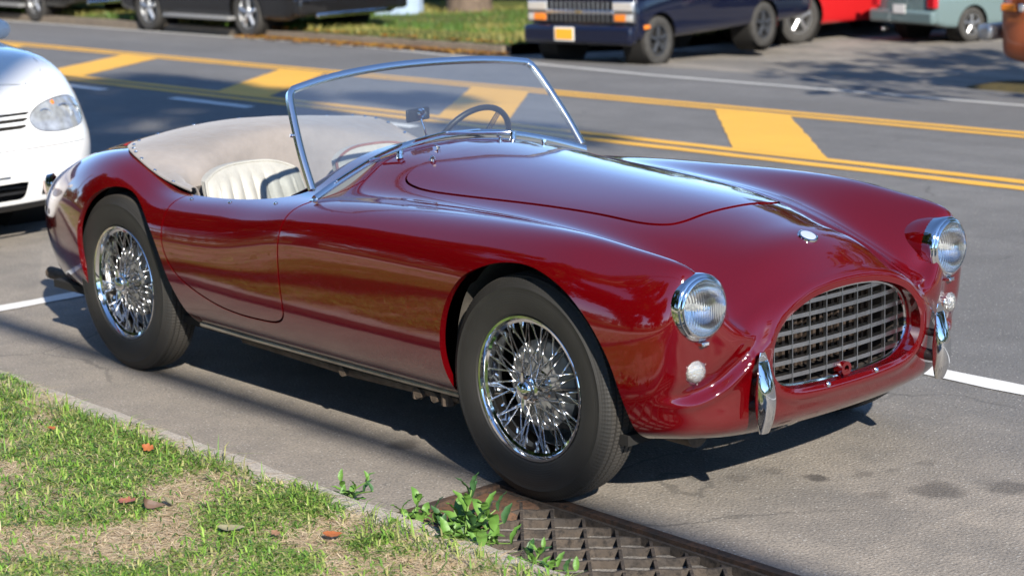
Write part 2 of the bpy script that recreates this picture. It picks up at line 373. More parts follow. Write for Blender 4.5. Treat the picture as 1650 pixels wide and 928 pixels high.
def both(V, N, F):
    Vm, Nm, Fm = mirror(V, N, F); n = len(V)
    return np.concatenate([V, Vm]), np.concatenate([N, Nm]), list(F)+[tuple(i+n for i in q) for q in Fm]
def weld(V, N, F):
    key = {}; mp = []; VV = []; NN = []
    for v, n in zip(np.round(V, 5), N):
        k = (v[0], v[1]+0.0, v[2])
        if abs(v[1]) < 1e-5 and k in key: mp.append(key[k]); continue
        if abs(v[1]) < 1e-5: key[k] = len(VV); n = np.array([n[0], 0, n[2]]); n = n/max(np.linalg.norm(n), 1e-9)
        mp.append(len(VV)); VV.append(v); NN.append(n)
    FF = []
    for q in F:
        t = [];
        for i in q:
            if mp[i] not in t: t.append(mp[i])
        if len(t) >= 3: FF.append(tuple(t))
    return np.array(VV), np.array(NN), FF
Vb = Vb+Nb*(.004*np.clip((.030-sdf(BONNET, Vb[:, :2])*-1)/-.030+1, 0, 1))[:, None]*0+Nb*.0035
body = surf_obj('body', *weld(*both(*finish(V, N, F))), M_PAINT, car)
bonnet = surf_obj('bonnet', *weld(*both(*finish(Vb, Nb, Fb))), M_PAINT, car)
Vd, Nd, Fd = finish(Vd, Nd, Fd)
surf_obj('door', Vd, Nd, Fd, M_PAINT, car); surf_obj('door', *mirror(Vd, Nd, Fd), M_PAINT, car)
M_CHROME = mat('chrome', (.78, .79, .80), .06, 1.0)
M_CHROME_WORN = mat('chrome_spoke', (.88, .88, .88), .24, 1.0)
M_STEEL = mat('dull_grille_metal', (.52, .53, .54), .28, 1.0, noise=.15, nscale=30)
M_DARK = mat('underbody_black', (.012, .011, .010), .8)
M_RUST = mat('dirty_steel', (.10, .075, .055), .75, .2, noise=.5, nscale=25)
M_DRUM = mat('grey_brake_drum', (.22, .22, .215), .55, .3, noise=.3, nscale=20)
M_RUB = mat('rubber', (.022, .022, .022), .55, noise=.3, nscale=40)
M_GREYSEAL = mat('grey_rubber_seal', (.10, .11, .115), .6)
M_LEATHER = mat('cream_leather', (.36, .355, .325), .5, noise=.12, nscale=14, bump=.15, bscale=160)
M_PIPE_RED = mat('maroon_leather', (.22, .10, .08), .55, noise=.2, nscale=20)
M_CLOTH = mat('taupe_canvas', (.235, .212, .198), .85, noise=.16, nscale=5, bump=.6, bscale=16, sheen=.3)
M_RED_INT = mat('maroon_interior_trim', (.09, .008, .010), .6, noise=.2, nscale=12)
M_BLACKP = mat('black_plastic', (.015, .015, .016), .4)
# ---- tyre material: fine concentric sidewall rings and dust
def tyre_mat():
    m, nt, b = nodes_of('tyre_rubber'); L = nt.links
    tc = nt.nodes.new('ShaderNodeTexCoord'); sx = nt.nodes.new('ShaderNodeSeparateXYZ'); L.new(tc.outputs['Object'], sx.inputs[0])
    def mth(op, a, b_=None):
        n = nt.nodes.new('ShaderNodeMath'); n.operation = op
        for i, v in enumerate((a, b_)):
            if v is None: continue
            if isinstance(v, (int, float)): n.inputs[i].default_value = v
            else: L.new(v, n.inputs[i])
        return n.outputs[0]
    r = mth('SQRT', mth('ADD', mth('MULTIPLY', sx.outputs[0], sx.outputs[0]), mth('MULTIPLY', sx.outputs[2], sx.outputs[2])))
    n = nt.nodes.new('ShaderNodeTexNoise'); n.inputs['Scale'].default_value = 9; n.inputs['Detail'].default_value = 6; L.new(tc.outputs['Object'], n.inputs['Vector'])
    dust = nt.nodes.new('ShaderNodeMapRange'); dust.inputs[1].default_value = .325; dust.inputs[2].default_value = .336; L.new(r, dust.inputs[0])
    f = mth('ADD', mth('MULTIPLY', n.outputs[0], .35), mth('MULTIPLY', dust.outputs[0], .55))
    mx = nt.nodes.new('ShaderNodeMix'); mx.data_type = 'RGBA'; mx.inputs[6].default_value = (.013, .013, .0125, 1); mx.inputs[7].default_value = (.058, .052, .045, 1)
    L.new(f, mx.inputs[0]); L.new(mx.outputs[2], b.inputs['Base Color']); setin(b, Roughness=.62)
    w = mth('SINE', mth('MULTIPLY', r, 900.0)); bp = nt.nodes.new('ShaderNodeBump'); bp.inputs['Strength'].default_value = .08; bp.inputs['Distance'].default_value = .003
    L.new(w, bp.inputs['Height']); L.new(bp.outputs[0], b.inputs['Normal'])
    return m
M_TYRE = tyre_mat()
WR = 0.335
# ---- wheel (built about its own centre, outer face towards -y)
def tyre_mesh():
    n = 480; V = []; F = []
    prof = [(.212, -.052, 0), (.222, -.066, 0), (.240, -.072, 0), (.262, -.0745, 0), (.283, -.0745, 0), (.297, -.0725, 0), (.299, -.0735, 0), (.301, -.0715, 0), (.314, -.066, 1), (.3245, -.0585, 1), (.3275, -.0545, 1), (.3315, -.0525, 2), (.3325, -.046, 2),
            (.333, -.040, 2), (.327, -.0385, 0), (.327, -.0345, 0), (.334, -.033, 2), (.3345, -.019, 2), (.328, -.0175, 0), (.328, -.0135, 0), (.335, -.012, 2)]
    prof = prof + [(r, -y, k) for r, y, k in reversed(prof)]
    m = len(prof)
    for i in range(n):
        a = 2*math.pi*i/n
        for r, y, k in prof:
            if k == 1 and i % 3 == 0: r -= .0022
            if k == 2 and i % 3 == 0: r -= .002
            V.append((r*math.cos(a), y, r*math.sin(a)))
    for i in range(n):
        j = (i+1) % n
        for k in range(m-1): F.append((i*m+k, j*m+k, j*m+k+1, i*m+k+1))
    return mesh('tyre', V, F)
ME_TYRE = tyre_mesh()
def spoke_mesh():
    b = MB(); b.tube([(0, 0, 0), (0, 0, 1)], .0027, 6); me = mesh('spoke', b.V, b.F); return me
ME_SPOKE = spoke_mesh()
def put_between(o, a, b):
    a, b = Vector(a), Vector(b); d = b-a
    q = d.to_track_quat('Z', 'Y'); o.rotation_mode = 'QUATERNION'; o.rotation_quaternion = q; o.location = a; o.scale = (1, 1, d.length)
def make_wheel(x, side, steer=0.0, spokes=True):
    w = empty('wheel', (x, side*.635, WR), steer + (0 if side < 0 else math.pi)); w.parent = car
    t = link('tyre', ME_TYRE, w, M_TYRE); auto_smooth(t.data, 35) if not t.data.get('done') else None; t.data['done'] = 1
    MB().lathe([(.2085, -.0500), (.2165, -.0555), (.2175, -.0600), (.2145, -.0640), (.2075, -.0630), (.2045, -.0570), (.2020, -.0500), (.1935, -.0460), (.1915, -.0380), (.1905, -.026), (.183, -.016), (.1795, .010), (.183, .025), (.196, .04), (.209, .052), (.2175, .060)], 96).build('rim', M_CHROME, w)
    MB().lathe([(0, .03), (.128, .03), (.134, .022), (.134, -.002), (.120, -.010), (.06, -.012), (0, -.012)], 48).build('brake_drum', M_DRUM, w)
    MB().lathe([(.043, .0), (.050, -.004), (.050, -.010), (.041, -.015), (.034, -.035), (.032, -.052), (.040, -.056), (.041, -.064), (.034, -.067), (.028, -.068), (.0, -.068)], 40).build('hub', M_CHROME, w)
    k = MB(); k.lathe([(.030, -.066), (.031, -.078), (.027, -.086), (.016, -.092), (0, -.094)], 32)
    if spokes:
        for sg in (1, -1):
            k.tube([(0, -.079, sg*.018), (.003, -.083, sg*.040), (.006, -.087, sg*.056)], [.010, .0085, .005], 8)
    cap = k.build('knock_off_spinner', M_CHROME, w)
    if spokes:
        n = 13
        for i in range(n):
            for s in (1, -1):
                a = 2*math.pi*(i+.5*(s > 0))/n; tw = R_(34)*s
                o = link('spoke', ME_SPOKE, w, M_CHROME_WORN)      # outer row: hub nose to rim middle
                put_between(o, (.040*math.cos(a), -.060, .040*math.sin(a)), (.184*math.cos(a+tw), -.014, .184*math.sin(a+tw)))
                a2 = a+math.pi/n*.5
                o = link('spoke', ME_SPOKE, w, M_CHROME_WORN)      # inner row: hub back to rim lip
                put_between(o, (.049*math.cos(a2), -.007, .049*math.sin(a2)), (.197*math.cos(a2-tw*.8), -.043, .197*math.sin(a2-tw*.8)))
        nb = MB()
        for i in range(2*n):
            a = 2*math.pi*i/(2*n); nb.tube([(.1835*math.cos(a), -.0145, .1835*math.sin(a)), (.174*math.cos(a), -.019, .174*math.sin(a))], .0036, 6)
            a += math.pi/(2*n); nb.tube([(.197*math.cos(a), -.043, .197*math.sin(a)), (.188*math.cos(a), -.041, .188*math.sin(a))], .0036, 6)
        nb.build('spoke_nipples', M_CHROME_WORN, w)['kind'] = 'stuff'
    return w
make_wheel(0, -1, R_(1.5)); make_wheel(-2.286, -1)
make_wheel(0, 1, R_(1.5), False); make_wheel(-2.286, 1, 0, False)
# ---- wheel wells, floor and chassis
M_WELL = mat('well', (.07, .062, .052), .9, noise=.4, nscale=14)
for AR, cx_ in ((F_ARCH, .02), (R_ARCH, -2.19)):
    for s in (-1, 1):
        C_ = [p for p in AR if p[1] > (.40 if p[0] > cx_ else .245)]; i0 = max(range(len(C_)), key=lambda i: abs(C_[i][0]-C_[i-1][0]) if C_[i][1] < .3 and C_[i-1][1] < .3 else 0); C_ = C_[i0:]+C_[:i0]
        V = []; F = []; n = len(C_)
        for x, z in C_:
            k = .012/max(.05, math.hypot(x-cx_, z-.3)); q = (x+(x-cx_)*k, z+max(0, z-.3)*k)
            for y in (.672 if z < .6 else .655, .56, .42): V.append((q[0], s*y, q[1]))
        for i in range(n-1):
            for k in range(2): F.append((i*3+k, i*3+3+k, i*3+4+k, i*3+1+k))
        c = len(V); V.append((cx_, s*.42, .34))
        for i in range(n-1): F.append((i*3+2, i*3+5, c))
        MB().add(V, F).build('wheel_well', M_WELL, car)
fl = MB(); fl.box((-1.30, 0, .235), (3.3, 1.28, .03)); fl.build('floor_pan', M_DARK, car)
ch = MB()
for s in (-1, 1):
    ch.tube([(.35, s*.36, .20), (-2.9, s*.36, .20)], .045, 12)
    ch.tube([(-.40, s*.615, .218), (-.95, s*.615, .205), (-1.62, s*.60, .21)], .020, 10)
for x in (-.50, -.58, -.98): ch.tube([(x, -.65, .207), (x, -.45, .207)], .017, 8); 
ch.tube([(-.45, -.63, .19), (-.45, -.63, .235)], .024, 8); ch.tube([(-.60, -.63, .185), (-.60, -.63, .235)], .02, 8)
ch.build('chassis_tubes', M_RUST, car)
ax = MB(); ax.tube([(0, -.6, WR), (0, .6, WR)], .03, 10); ax.tube([(-2.286, -.6, WR), (-2.286, .6, WR)], .035, 10); ax.box((-2.286, 0, .33), (.26, .26, .24)); ax.build('axles', M_RUST, car)
ex = MB(); ex.tube([(-2.3, -.40, .19), (-2.8, -.455, .195), (-3.30, -.47, .205)], .026, 14, caps=False); ex.tube([(-3.30, -.47, .205), (-2.9, -.46, .197)], .021, 14)
ex.build('exhaust_pipe', M_RUST, car)
# pale strip along the lower body; the sill's reflection put into its colour
for s in (-1, 1):
    b = MB(); b.tube([(-1.80, s*.664, .246), (-1.5, s*.662, .243), (-1.0, s*.660, .243), (-.6, s*.660, .244), (-.335, s*.660, .246)], .011, 10)
    b.build('sill_strip', mat('sill_reflection_grey', (.36, .32, .27), .4, .7, noise=.3, nscale=10), car)
# ---- headlamps and side lamps
def lens_mat():
    m, nt, b = nodes_of('headlamp_glass'); L = nt.links
    setin(b, Roughness=.02); b.inputs['Transmission Weight'].default_value = 1.0; b.inputs['IOR'].default_value = 1.25
    b.inputs['Base Color'].default_value = (.97, .98, .98, 1)
    tc = nt.nodes.new('ShaderNodeTexCoord'); wv = nt.nodes.new('ShaderNodeTexWave'); wv.bands_direction = 'Y'; wv.inputs['Scale'].default_value = 36; wv.inputs['Distortion'].default_value = .6
    bp = nt.nodes.new('ShaderNodeBump'); bp.inputs['Strength'].default_value = .8; bp.inputs['Distance'].default_value = .005
    L.new(tc.outputs['Object'], wv.inputs['Vector']); L.new(wv.outputs['Fac'], bp.inputs['Height']); L.new(bp.outputs[0], b.inputs['Normal'])
    return m
M_LENS = lens_mat(); M_REFL = mat('lamp_reflector', (.90, .91, .90), .15, 1.0)
M_SLENS = mat('side_lamp_glass', (.52, .52, .50), .18, .75, bump=.9, bscale=170, coat=.9)
def lamp(s):
    # axis tipped slightly up and outward
    h = empty('headlamp', (.540, s*.545, .628)); h.parent = car; h.rotation_euler = (0, R_(-2), R_(s*3)); h.scale = (.9, .9, .9)
    MB().lathe([(.1020, .0), (.1035, -.02), (.1040, -.05), (.1010, -.085), (.094, -.12)], 48, axis='x').build('bucket', M_PAINT, h)
    MB().lathe([(.1030, -.040), (.1045, -.012), (.1045, .000), (.1025, .010), (.098, .0155), (.0945, .0165), (.0925, .0205), (.0885, .0245), (.0850, .0250), (.0832, .0215), (.083, .012)], 64, axis='x').build('chrome_rim', M_CHROME, h)
    MB().lathe([(0.0, .044), (.020, .0434), (.040, .0406), (.058, .0362), (.072, .0305), (.080, .0250), (.0838, .0205)], 64, axis='x').build('lens', M_LENS, h)
    MB().lathe([(.0838, .012), (.075, -.008), (.060, -.028), (.042, -.042), (.022, -.050), (.0, -.053)], 48, axis='x').build('reflector', M_REFL, h)
    b = MB(); b.lathe([(0, .012), (.009, .008), (.012, -.004), (.010, -.05)], 20, axis='x'); b.build('bulb', mat('bulb_glass', (.75, .74, .70), .2), h)
    b = MB(); b.box((.012, 0, -.110), (.020, .030, .012)); b.tube([(.014, -.008, -.112), (.024, -.008, -.112)], .0055, 8); b.build('rim_clip', M_CHROME, h, bevel=.003)
    p = empty('side_lamp', (.522, s*.560, .452)); p.parent = car; p.rotation_euler = (0, R_(-4), R_(s*14))
    MB().lathe([(.036, -.03), (.0365, .006), (.0355, .014), (.0325, .018), (.031, .016)], 40, axis='x').build('base', M_CHROME, p)
    V = []; F = []; n = 40; prof = [(0, .036), (.010, .0355), (.020, .033), (.027, .028), (.0315, .020), (.032, .012)]
    b = MB(); b.lathe(prof, n, axis='x')
    b.V = [(x, y*(1+.035*math.cos(10*math.atan2(z, y))), z*(1+.035*math.cos(10*math.atan2(z, y)))) for x, y, z in b.V]
    b.build('lens', M_SLENS, p)
    MB().lathe([(0, .004), (.018, .006), (.031, .013)], 32, axis='x').build('reflector', M_REFL, p)
    b = MB(); b.tube([(.020, 0, .034), (.020, 0, .039)], .003, 6)
    for a in (30, 150, 270): b.tube([(.018, .034*math.cos(R_(a)), .034*math.sin(R_(a))), (.024, .034*math.cos(R_(a)), .034*math.sin(R_(a)))], .0028, 6)
    b.build('screws', M_CHROME, p)
lamp(-1); lamp(1)
# ---- grille: egg-crate of flat bars inside the mouth
gx = .583
gr = empty('grille', (gx, 0, .47)); gr.parent = car
def mouth_span(val, ax, k=.985):
    P = MOUTH*np.array([k, 1]); P[:, 1] = .474+(P[:, 1]-.474)*.985; Q = np.roll(P, -1, 0); out = []
    for a, b in zip(P, Q):
        if (a[ax] > val) != (b[ax] > val): out.append(a[1-ax]+(b[1-ax]-a[1-ax])*(val-a[ax])/(b[ax]-a[ax]))
    return (min(out), max(out)) if len(out) >= 2 else None
bow = lambda y: -.022*(y/.3)**2                  # the grille follows the rounded nose
for z in (.377, .419, .461, .503, .545, .581):
    sp = mouth_span(z, 1)
    if not sp: continue
    ys = np.linspace(sp[0], sp[1], 13); V = []; F = []
    for y in ys:
        x = bow(y)
        V += [(x, y, z-.47-.0062), (x-.030, y, z-.47-.0035), (x-.030, y, z-.47+.0035), (x, y, z-.47+.0062)]
    for i in range(12):
        for k in range(4): F.append((i*4+k, i*4+(k+1) % 4, i*4+4+(k+1) % 4, i*4+4+k))
    F += [(0, 1, 2, 3), (51, 50, 49, 48)]
    MB().add(V, F).build('grille_bar', M_STEEL, gr, smooth=False)
for i in range(-4, 5):
    y = i*.0685; sp = mouth_span(y, 0)
    if not sp: continue
    b = MB(); b.box((bow(y)-.004, y, (sp[0]+sp[1])/2-.47), (.012, .0032, sp[1]-sp[0])); b.build('grille_bar', M_STEEL, gr, smooth=False)
b = MB(); K = [(gx-.47*0+bow(p[0])-gx+.0, p[0]*.985, .474+(p[1]-.474)*.975-.47) for p in MOUTH[::2]]
b.tube(K, .006, 8, closed=True); b.build('grille_surround', M_CHROME, gr)
rb = MB(); V = []; nM = len(MOUTH[::2])
for p in MOUTH[::2]:
    for x in (.556+bow(p[0]), .40): V.append((x, p[0]*1.01, .474+(p[1]-.474)*1.02))
F = [(2*i, 2*((i+1) % nM), 2*((i+1) % nM)+1, 2*i+1) for i in range(nM)]
rb.add(V, F+[tuple(2*i+1 for i in range(nM))]); rb.build('air_duct', mat('dark_duct', (.035, .028, .024), .8, noise=.5, nscale=15), car)
rd = MB()
for i in range(22): rd.box((.43, -.29+i*.0276, .47), (.03, .012, .24))
rd.build('radiator_core', mat('radiator_brown', (.05, .036, .028), .6, .3, noise=.4, nscale=40), car, smooth=False)
b = MB(); b.lathe([(.010, -.02), (.021, -.02), (.021, .012), (.010, .012)], 20, axis='x', c=(.588, .0, .362)); b.box((.592, 0, .344), (.014, .016, .03)); b.build('crank_bracket', M_PAINT, car)
for y in (-.10, .115): MB().lathe([(.008, 0), (.008, .004), (.004, .008), (0, .009)], 12, axis='x', c=(.614, y, .338)).build('bolt', M_CHROME, car)
# ---- bumper overriders
def overrider(s):
    o = empty('overrider', (0, 0, 0)); o.parent = car
    zs = np.linspace(0, 1, 17); V = []; F = []; n = 14
    for t in zs:
        z = .262+.228*t; w = .0315*(math.sin(math.pi*(.10+.86*t))**.55); xf = .668-.050*(t-.42)**2*1.6-(.022*t**2); xb = .612+.026*t**2.0
        e = min(1, math.sin(math.pi*min(max(.03+.94*t, 0), 1))**.35)
        for k in range(n):
            a = 2*math.pi*k/n; ca, sa = math.cos(a), math.sin(a)
            xm, xr = (xf+xb)/2, (xf-xb)/2*e
            V.append((xm+xr*math.copysign(abs(ca)**.8, ca), s*.394+w*math.copysign(abs(sa)**.8, sa), z))
    for i in range(16):
        for k in range(n): F.append((i*n+k, i*n+(k+1) % n, i*n+n+(k+1) % n, i*n+n+k))
    F += [tuple(range(n))[::-1], tuple(16*n+k for k in range(n))]
    MB().add(V, F).build('blade', M_CHROME, o)
    MB().tube([(.55, s*.386, .33), (.63, s*.386, .33)], .018, 12).build('bracket', M_BLACKP, o); MB().tube([(.55, s*.386, .40), (.63, s*.386, .40)], .012, 10).build('bracket', M_BLACKP, o)
overrider(-1); overrider(1)
# ---- surface lookup on the body for small fittings
_BP = BODY.reshape(-1, 3)
def on_body(x, y, lift=0.0):
    q = np.abs(_BP[:, 0]-x)+np.abs(_BP[:, 1]-abs(y)) + np.where(_BP[:, 2] < .45, 9, 0); i = np.argsort(q)[:6]; return (x, y, float(_BP[i, 2].mean())+lift)
def body_normal(x, y):
    e = .03; a, b = on_body(x+e, y), on_body(x-e, y); c, d = on_body(x, y+e), on_body(x, y-e)
    n = (Vector(a)-Vector(b)).cross(Vector(c)-Vector(d)).normalized(); return n if n.z > 0 else -n
# round nose badge with raised rim
p = on_body(.455, 0, -.001); q = body_normal(.455, 0).to_track_quat('Z', 'Y').to_matrix().to_4x4(); Mx = Matrix.Translation(p) @ q
b = MB(); b.lathe([(0, .0075), (.018, .007), (.0245, .006), (.0265, .0075), (.030, .006), (.031, 0)], 40, axis='z'); bd = b.build('nose_badge', M_CHROME, car, M=Mx)
b = MB(); b.lathe([(0, .0082), (.023, .0075), (.0235, .005)], 32, axis='z'); b.build('enamel', mat('pale_enamel', (.55, .60, .68), .25, .3, coat=.5), bd, M=Mx)
# bonnet handle, washer jets, bonnet clips
for (x, y) in ((-.955, -.25), (-.955, .25)):
    p = on_body(x, y); b = MB(); b.tube([p, (p[0], p[1], p[2]+.014)], .0065, 10); b.tube([(p[0]-.016, p[1]+.010, p[2]+.015), (p[0]+.016, p[1]-.010, p[2]+.015)], [.005, .0055], 8); b.lathe([(0, .02), (.008, .017), (.010, .010)], 12, axis='z', c=p); b.build('bonnet_handle', M_CHROME, car)
for (x, y) in ((-1.06, -.14), (-1.06, .14)):
    p = on_body(x, y); b = MB(); b.tube([p, (p[0], p[1], p[2]+.012)], .006, 10); b.tube([(p[0], p[1], p[2]+.011), (p[0]-.020, p[1]+.004, p[2]+.013)], .004, 8); b.build('washer_jet', M_CHROME, car)
# ---- windscreen
WS = lambda y, z: Vector((-1.124-.683*(z-.768), y, z))
fr_b = [(-.619, .764), (-.54, .790), (-.46, .814), (-.337, .848), (-.185, .878), (0, .893), (.185, .885), (.337, .862), (.46, .832), (.54, .808), (.615, .782)]
fr_t = [(.612, .80), (.600, .90), (.575, 1.01), (.556, 1.07), (.540, 1.092), (.51, 1.103), (.336, 1.124), (.111, 1.136), (-.111, 1.138), (-.334, 1.126), (-.500, 1.104), (-.532, 1.094), (-.550, 1.073), (-.570, 1.01), (-.597, .90), (-.614, .79)]
ws = empty('windscreen', (-1.15, 0, 0)); ws.parent = car; W0 = Vector((-1.15, 0, 0))
def strip(pts, w, d, nrm, name, material, parent, closed=False, W0=W0):
    """rectangular-section frame along pts; w in the screen plane, d along the screen normal"""
    P = [Vector(p) for p in pts]; m = len(P); V = []; F = []
    for i in range(m):
        a = P[i-1] if (closed or i) else P[i]; c = P[(i+1) % m] if (closed or i < m-1) else P[i]
        t = (c-a).normalized(); u = nrm.cross(t).normalized()
        for su, sn in ((-.5, -.5), (-.5, .35), (-.28, .5), (.28, .5), (.5, .35), (.5, -.5)): V.append(P[i]-W0+u*w*su+nrm*d*sn)
    n = 6
    for i in range(m if closed else m-1):
        j = (i+1) % m
        for k in range(n): F.append((i*n+k, i*n+(k+1) % n, j*n+(k+1) % n, j*n+k))
    if not closed: F += [tuple(range(n))[::-1], tuple((m-1)*n+k for k in range(n))]
    return MB().add(V, F).build(name, material, parent)
WN = Vector((1, 0, .683)).normalized(); M_FRAME = mat('satin_chrome', (.84, .86, .88), .20, 1.0)
loop = [WS(*p) for p in spl(fr_b, 5)[:-1]] + [WS(*p) for p in spl(fr_t, 5)]
strip(spl([tuple(WS(*p)) for p in fr_t], 5), .0225, .019, WN, 'frame', M_FRAME, ws)
strip(spl([tuple(WS(*p)) for p in fr_b], 5), .0215, .019, WN, 'bottom_rail', M_FRAME, ws)
sealp = spl([tuple(WS(p[0], p[1]-.020)) for p in fr_b], 5); strip(sealp, .024, .010, WN, 'rubber_seal', M_GREYSEAL, ws)
def glass_mat():
    m = bpy.data.materials.new('windscreen_glass'); m.use_nodes = True; nt = m.node_tree; nt.nodes.clear(); L = nt.links
    o = nt.nodes.new('ShaderNodeOutputMaterial'); g = nt.nodes.new('ShaderNodeBsdfGlossy'); g.inputs['Roughness'].default_value = .01; g.inputs['Color'].default_value = (.90, .95, 1, 1)
    t = nt.nodes.new('ShaderNodeBsdfTransparent'); t.inputs['Color'].default_value = (.88, .93, .93, 1)
    fz = nt.nodes.new('ShaderNodeFresnel'); fz.inputs['IOR'].default_value = 2.6; mx = nt.nodes.new('ShaderNodeMixShader')
    d = nt.nodes.new('ShaderNodeBsdfDiffuse'); d.inputs['Color'].default_value = (.8, .8, .8, 1); m2 = nt.nodes.new('ShaderNodeMixShader'); m2.inputs[0].default_value = .03
    L.new(t.outputs[0], m2.inputs[1]); L.new(d.outputs[0], m2.inputs[2])
    L.new(fz.outputs[0], mx.inputs[0]); L.new(m2.outputs[0], mx.inputs[1]); L.new(g.outputs[0], mx.inputs[2]); L.new(mx.outputs[0], o.inputs[0]); return m
M_GLASS = glass_mat()
gl = MB(); Lp = [p-W0 for p in loop]; nL = len(Lp); gl.add([tuple(p) for p in Lp], [tuple(range(nL))]); gl.build('glass', M_GLASS, ws, smooth=False)
# screen posts down to the scuttle and side brackets
for s in (-1, 1):
    a = WS(s*.618, .765)
    b = MB(); b.tube([a-W0, a-W0+Vector((.012, s*.002, -.03))], .009, 8); b.box(tuple(a-W0+Vector((.0, s*.004, -.012))), (.035, .022, .014)); b.build('post_foot', M_CHROME, ws, bevel=.003)
    b = MB(); q = WS(s*.580, .955)-W0; b.tube([q+Vector((-.015, s*.006, 0)), q+Vector((-.02, s*.020, .004))], .006, 8); q = WS(s*.590, .90)-W0; b.tube([q+Vector((-.015, s*.004, 0)), q+Vector((-.02, s*.012, .0))], .005, 8); b.build('side_screen_stud', M_CHROME, ws)
# wipers: spindle, arm, blade parked along the bottom rail
rail_z = lambda y: float(np.interp(y, [p[0] for p in fr_b], [p[1] for p in fr_b]))
for sy, y0, y1 in ((-.275, -.20, -.52), (.235, .16, -.14)):
    sp = on_body(-1.10, sy); b = MB(); b.tube([sp, (sp[0]-.004, sp[1], sp[2]+.022)], [.012, .010], 12); b.lathe([(0, .03), (.010, .027), (.012, .018)], 12, axis='z', c=sp)
    ym = (y0+y1)/2; b.tube([(sp[0]-.004, sp[1], sp[2]+.024), tuple(WS((sy+ym)/2, rail_z((sy+ym)/2)-.008)+WN*.026), tuple(WS(ym, rail_z(ym)+.002)+WN*.022)], [.0055, .0045, .0035], 8)
    w = b.build('wiper', M_CHROME, car)
    b = MB(); b.tube([tuple(WS(y, rail_z(y)+.004)+WN*.017) for y in np.linspace(y0, y1, 9)], .0042, 6); b.build('wiper_blade', M_CHROME, w)
# ---- cockpit tub
tub = MB(); V = []; F = []; K = COCKPIT[::2]; n = len(K)
for x, y in K:
    zt = on_body(x, y)[2]; 
    for z, sc in ((zt-.012, 1.0), (zt-.03, 1.012), (.27, 1.0)): V.append((-1.9+(x+1.9)*(1 if sc == 1 else 1.004), y*sc, z))
for i in range(n):
    j = (i+1) % n
    for k in range(2): F.append((i*3+k, j*3+k, j*3+k+1, i*3+k+1))
F.append(tuple(i*3+2 for i in range(n)))
tub.add(V, F); tub.build('cockpit_tub', M_RED_INT, car)
# padded roll along the cockpit edge
P = [on_body(x, y, .001) for x, y in COCKPIT[::2] if x < -1.27 and x > -2.1]
dash = MB(); V = []; F = []
for y in np.linspace(-.56, .56, 23):
    zt = on_body(-1.31, y)[2]
    V += [(-1.318, y, zt-.004), (-1.345, y, zt-.012), (-1.352, y, zt-.05), (-1.352, y, zt-.17), (-1.32, y, zt-.19)]
for i in range(22):
    for k in range(4): F.append((i*5+k, i*5+5+k, i*5+6+k, i*5+1+k))
dash.add(V, F); dash.build('dashboard', M_RED_INT, car)
# ---- steering wheel
sw = empty('steering_wheel', (-1.45, .325, .792)); sw.parent = car; sw.rotation_euler = (0, R_(-62), 0)   # rim lies across the column
b = MB(); b.tube([(.178*math.cos(a), .178*math.sin(a), .0) for a in np.linspace(0, 2*math.pi, 48, endpoint=False)], .0115, 10, closed=True); b.build('rim', M_BLACKP, sw)
b = MB(); b.lathe([(0, .012), (.030, .010), (.040, -.004), (.040, -.02)], 24, axis='z', c=(0, 0, -.02)); b.build('horn_boss', M_BLACKP, sw)
b = MB()
for a in (30, 150, 270):
    for d in (-.011, 0, .011):
        ca, sa = math.cos(R_(a)), math.sin(R_(a)); b.tube([(.035*ca-d*sa, .035*sa+d*ca, -.022), (.173*ca-d*sa, .173*sa+d*ca, 0)], .0028, 6)
b.build('spokes', M_CHROME, sw)
b = MB(); b.tube([(0, 0, -.03), (0, 0, -.30)], .018, 10); b.build('column', M_BLACKP, sw)
# ---- mirror on the scuttle
mr = empty('rear_view_mirror', (-1.30, .0, .88)); mr.parent = car
b = MB(); b.tube([(.0, 0, -.005), (-.006, -.004, .035), (-.02, -.008, .075)], [.006, .004, .005], 8); b.lathe([(.016, -.006), (.012, .0), (.006, .01)], 14, axis='z'); b.build('stalk', M_CHROME, mr)
b = MB(); b.box((-.030, -.010, .082), (.012, .125, .046), Matrix.Rotation(R_(12), 3, 'Z')); b.build('housing', M_BLACKP, mr, bevel=.006)
b = MB(); b.lathe([(0, .022), (.014, .018), (.020, .005), (.014, -.006), (0, -.01)], 16, axis='x', c=(-.020, -.006, .086)); b.build('swivel_ball', M_CHROME, mr)
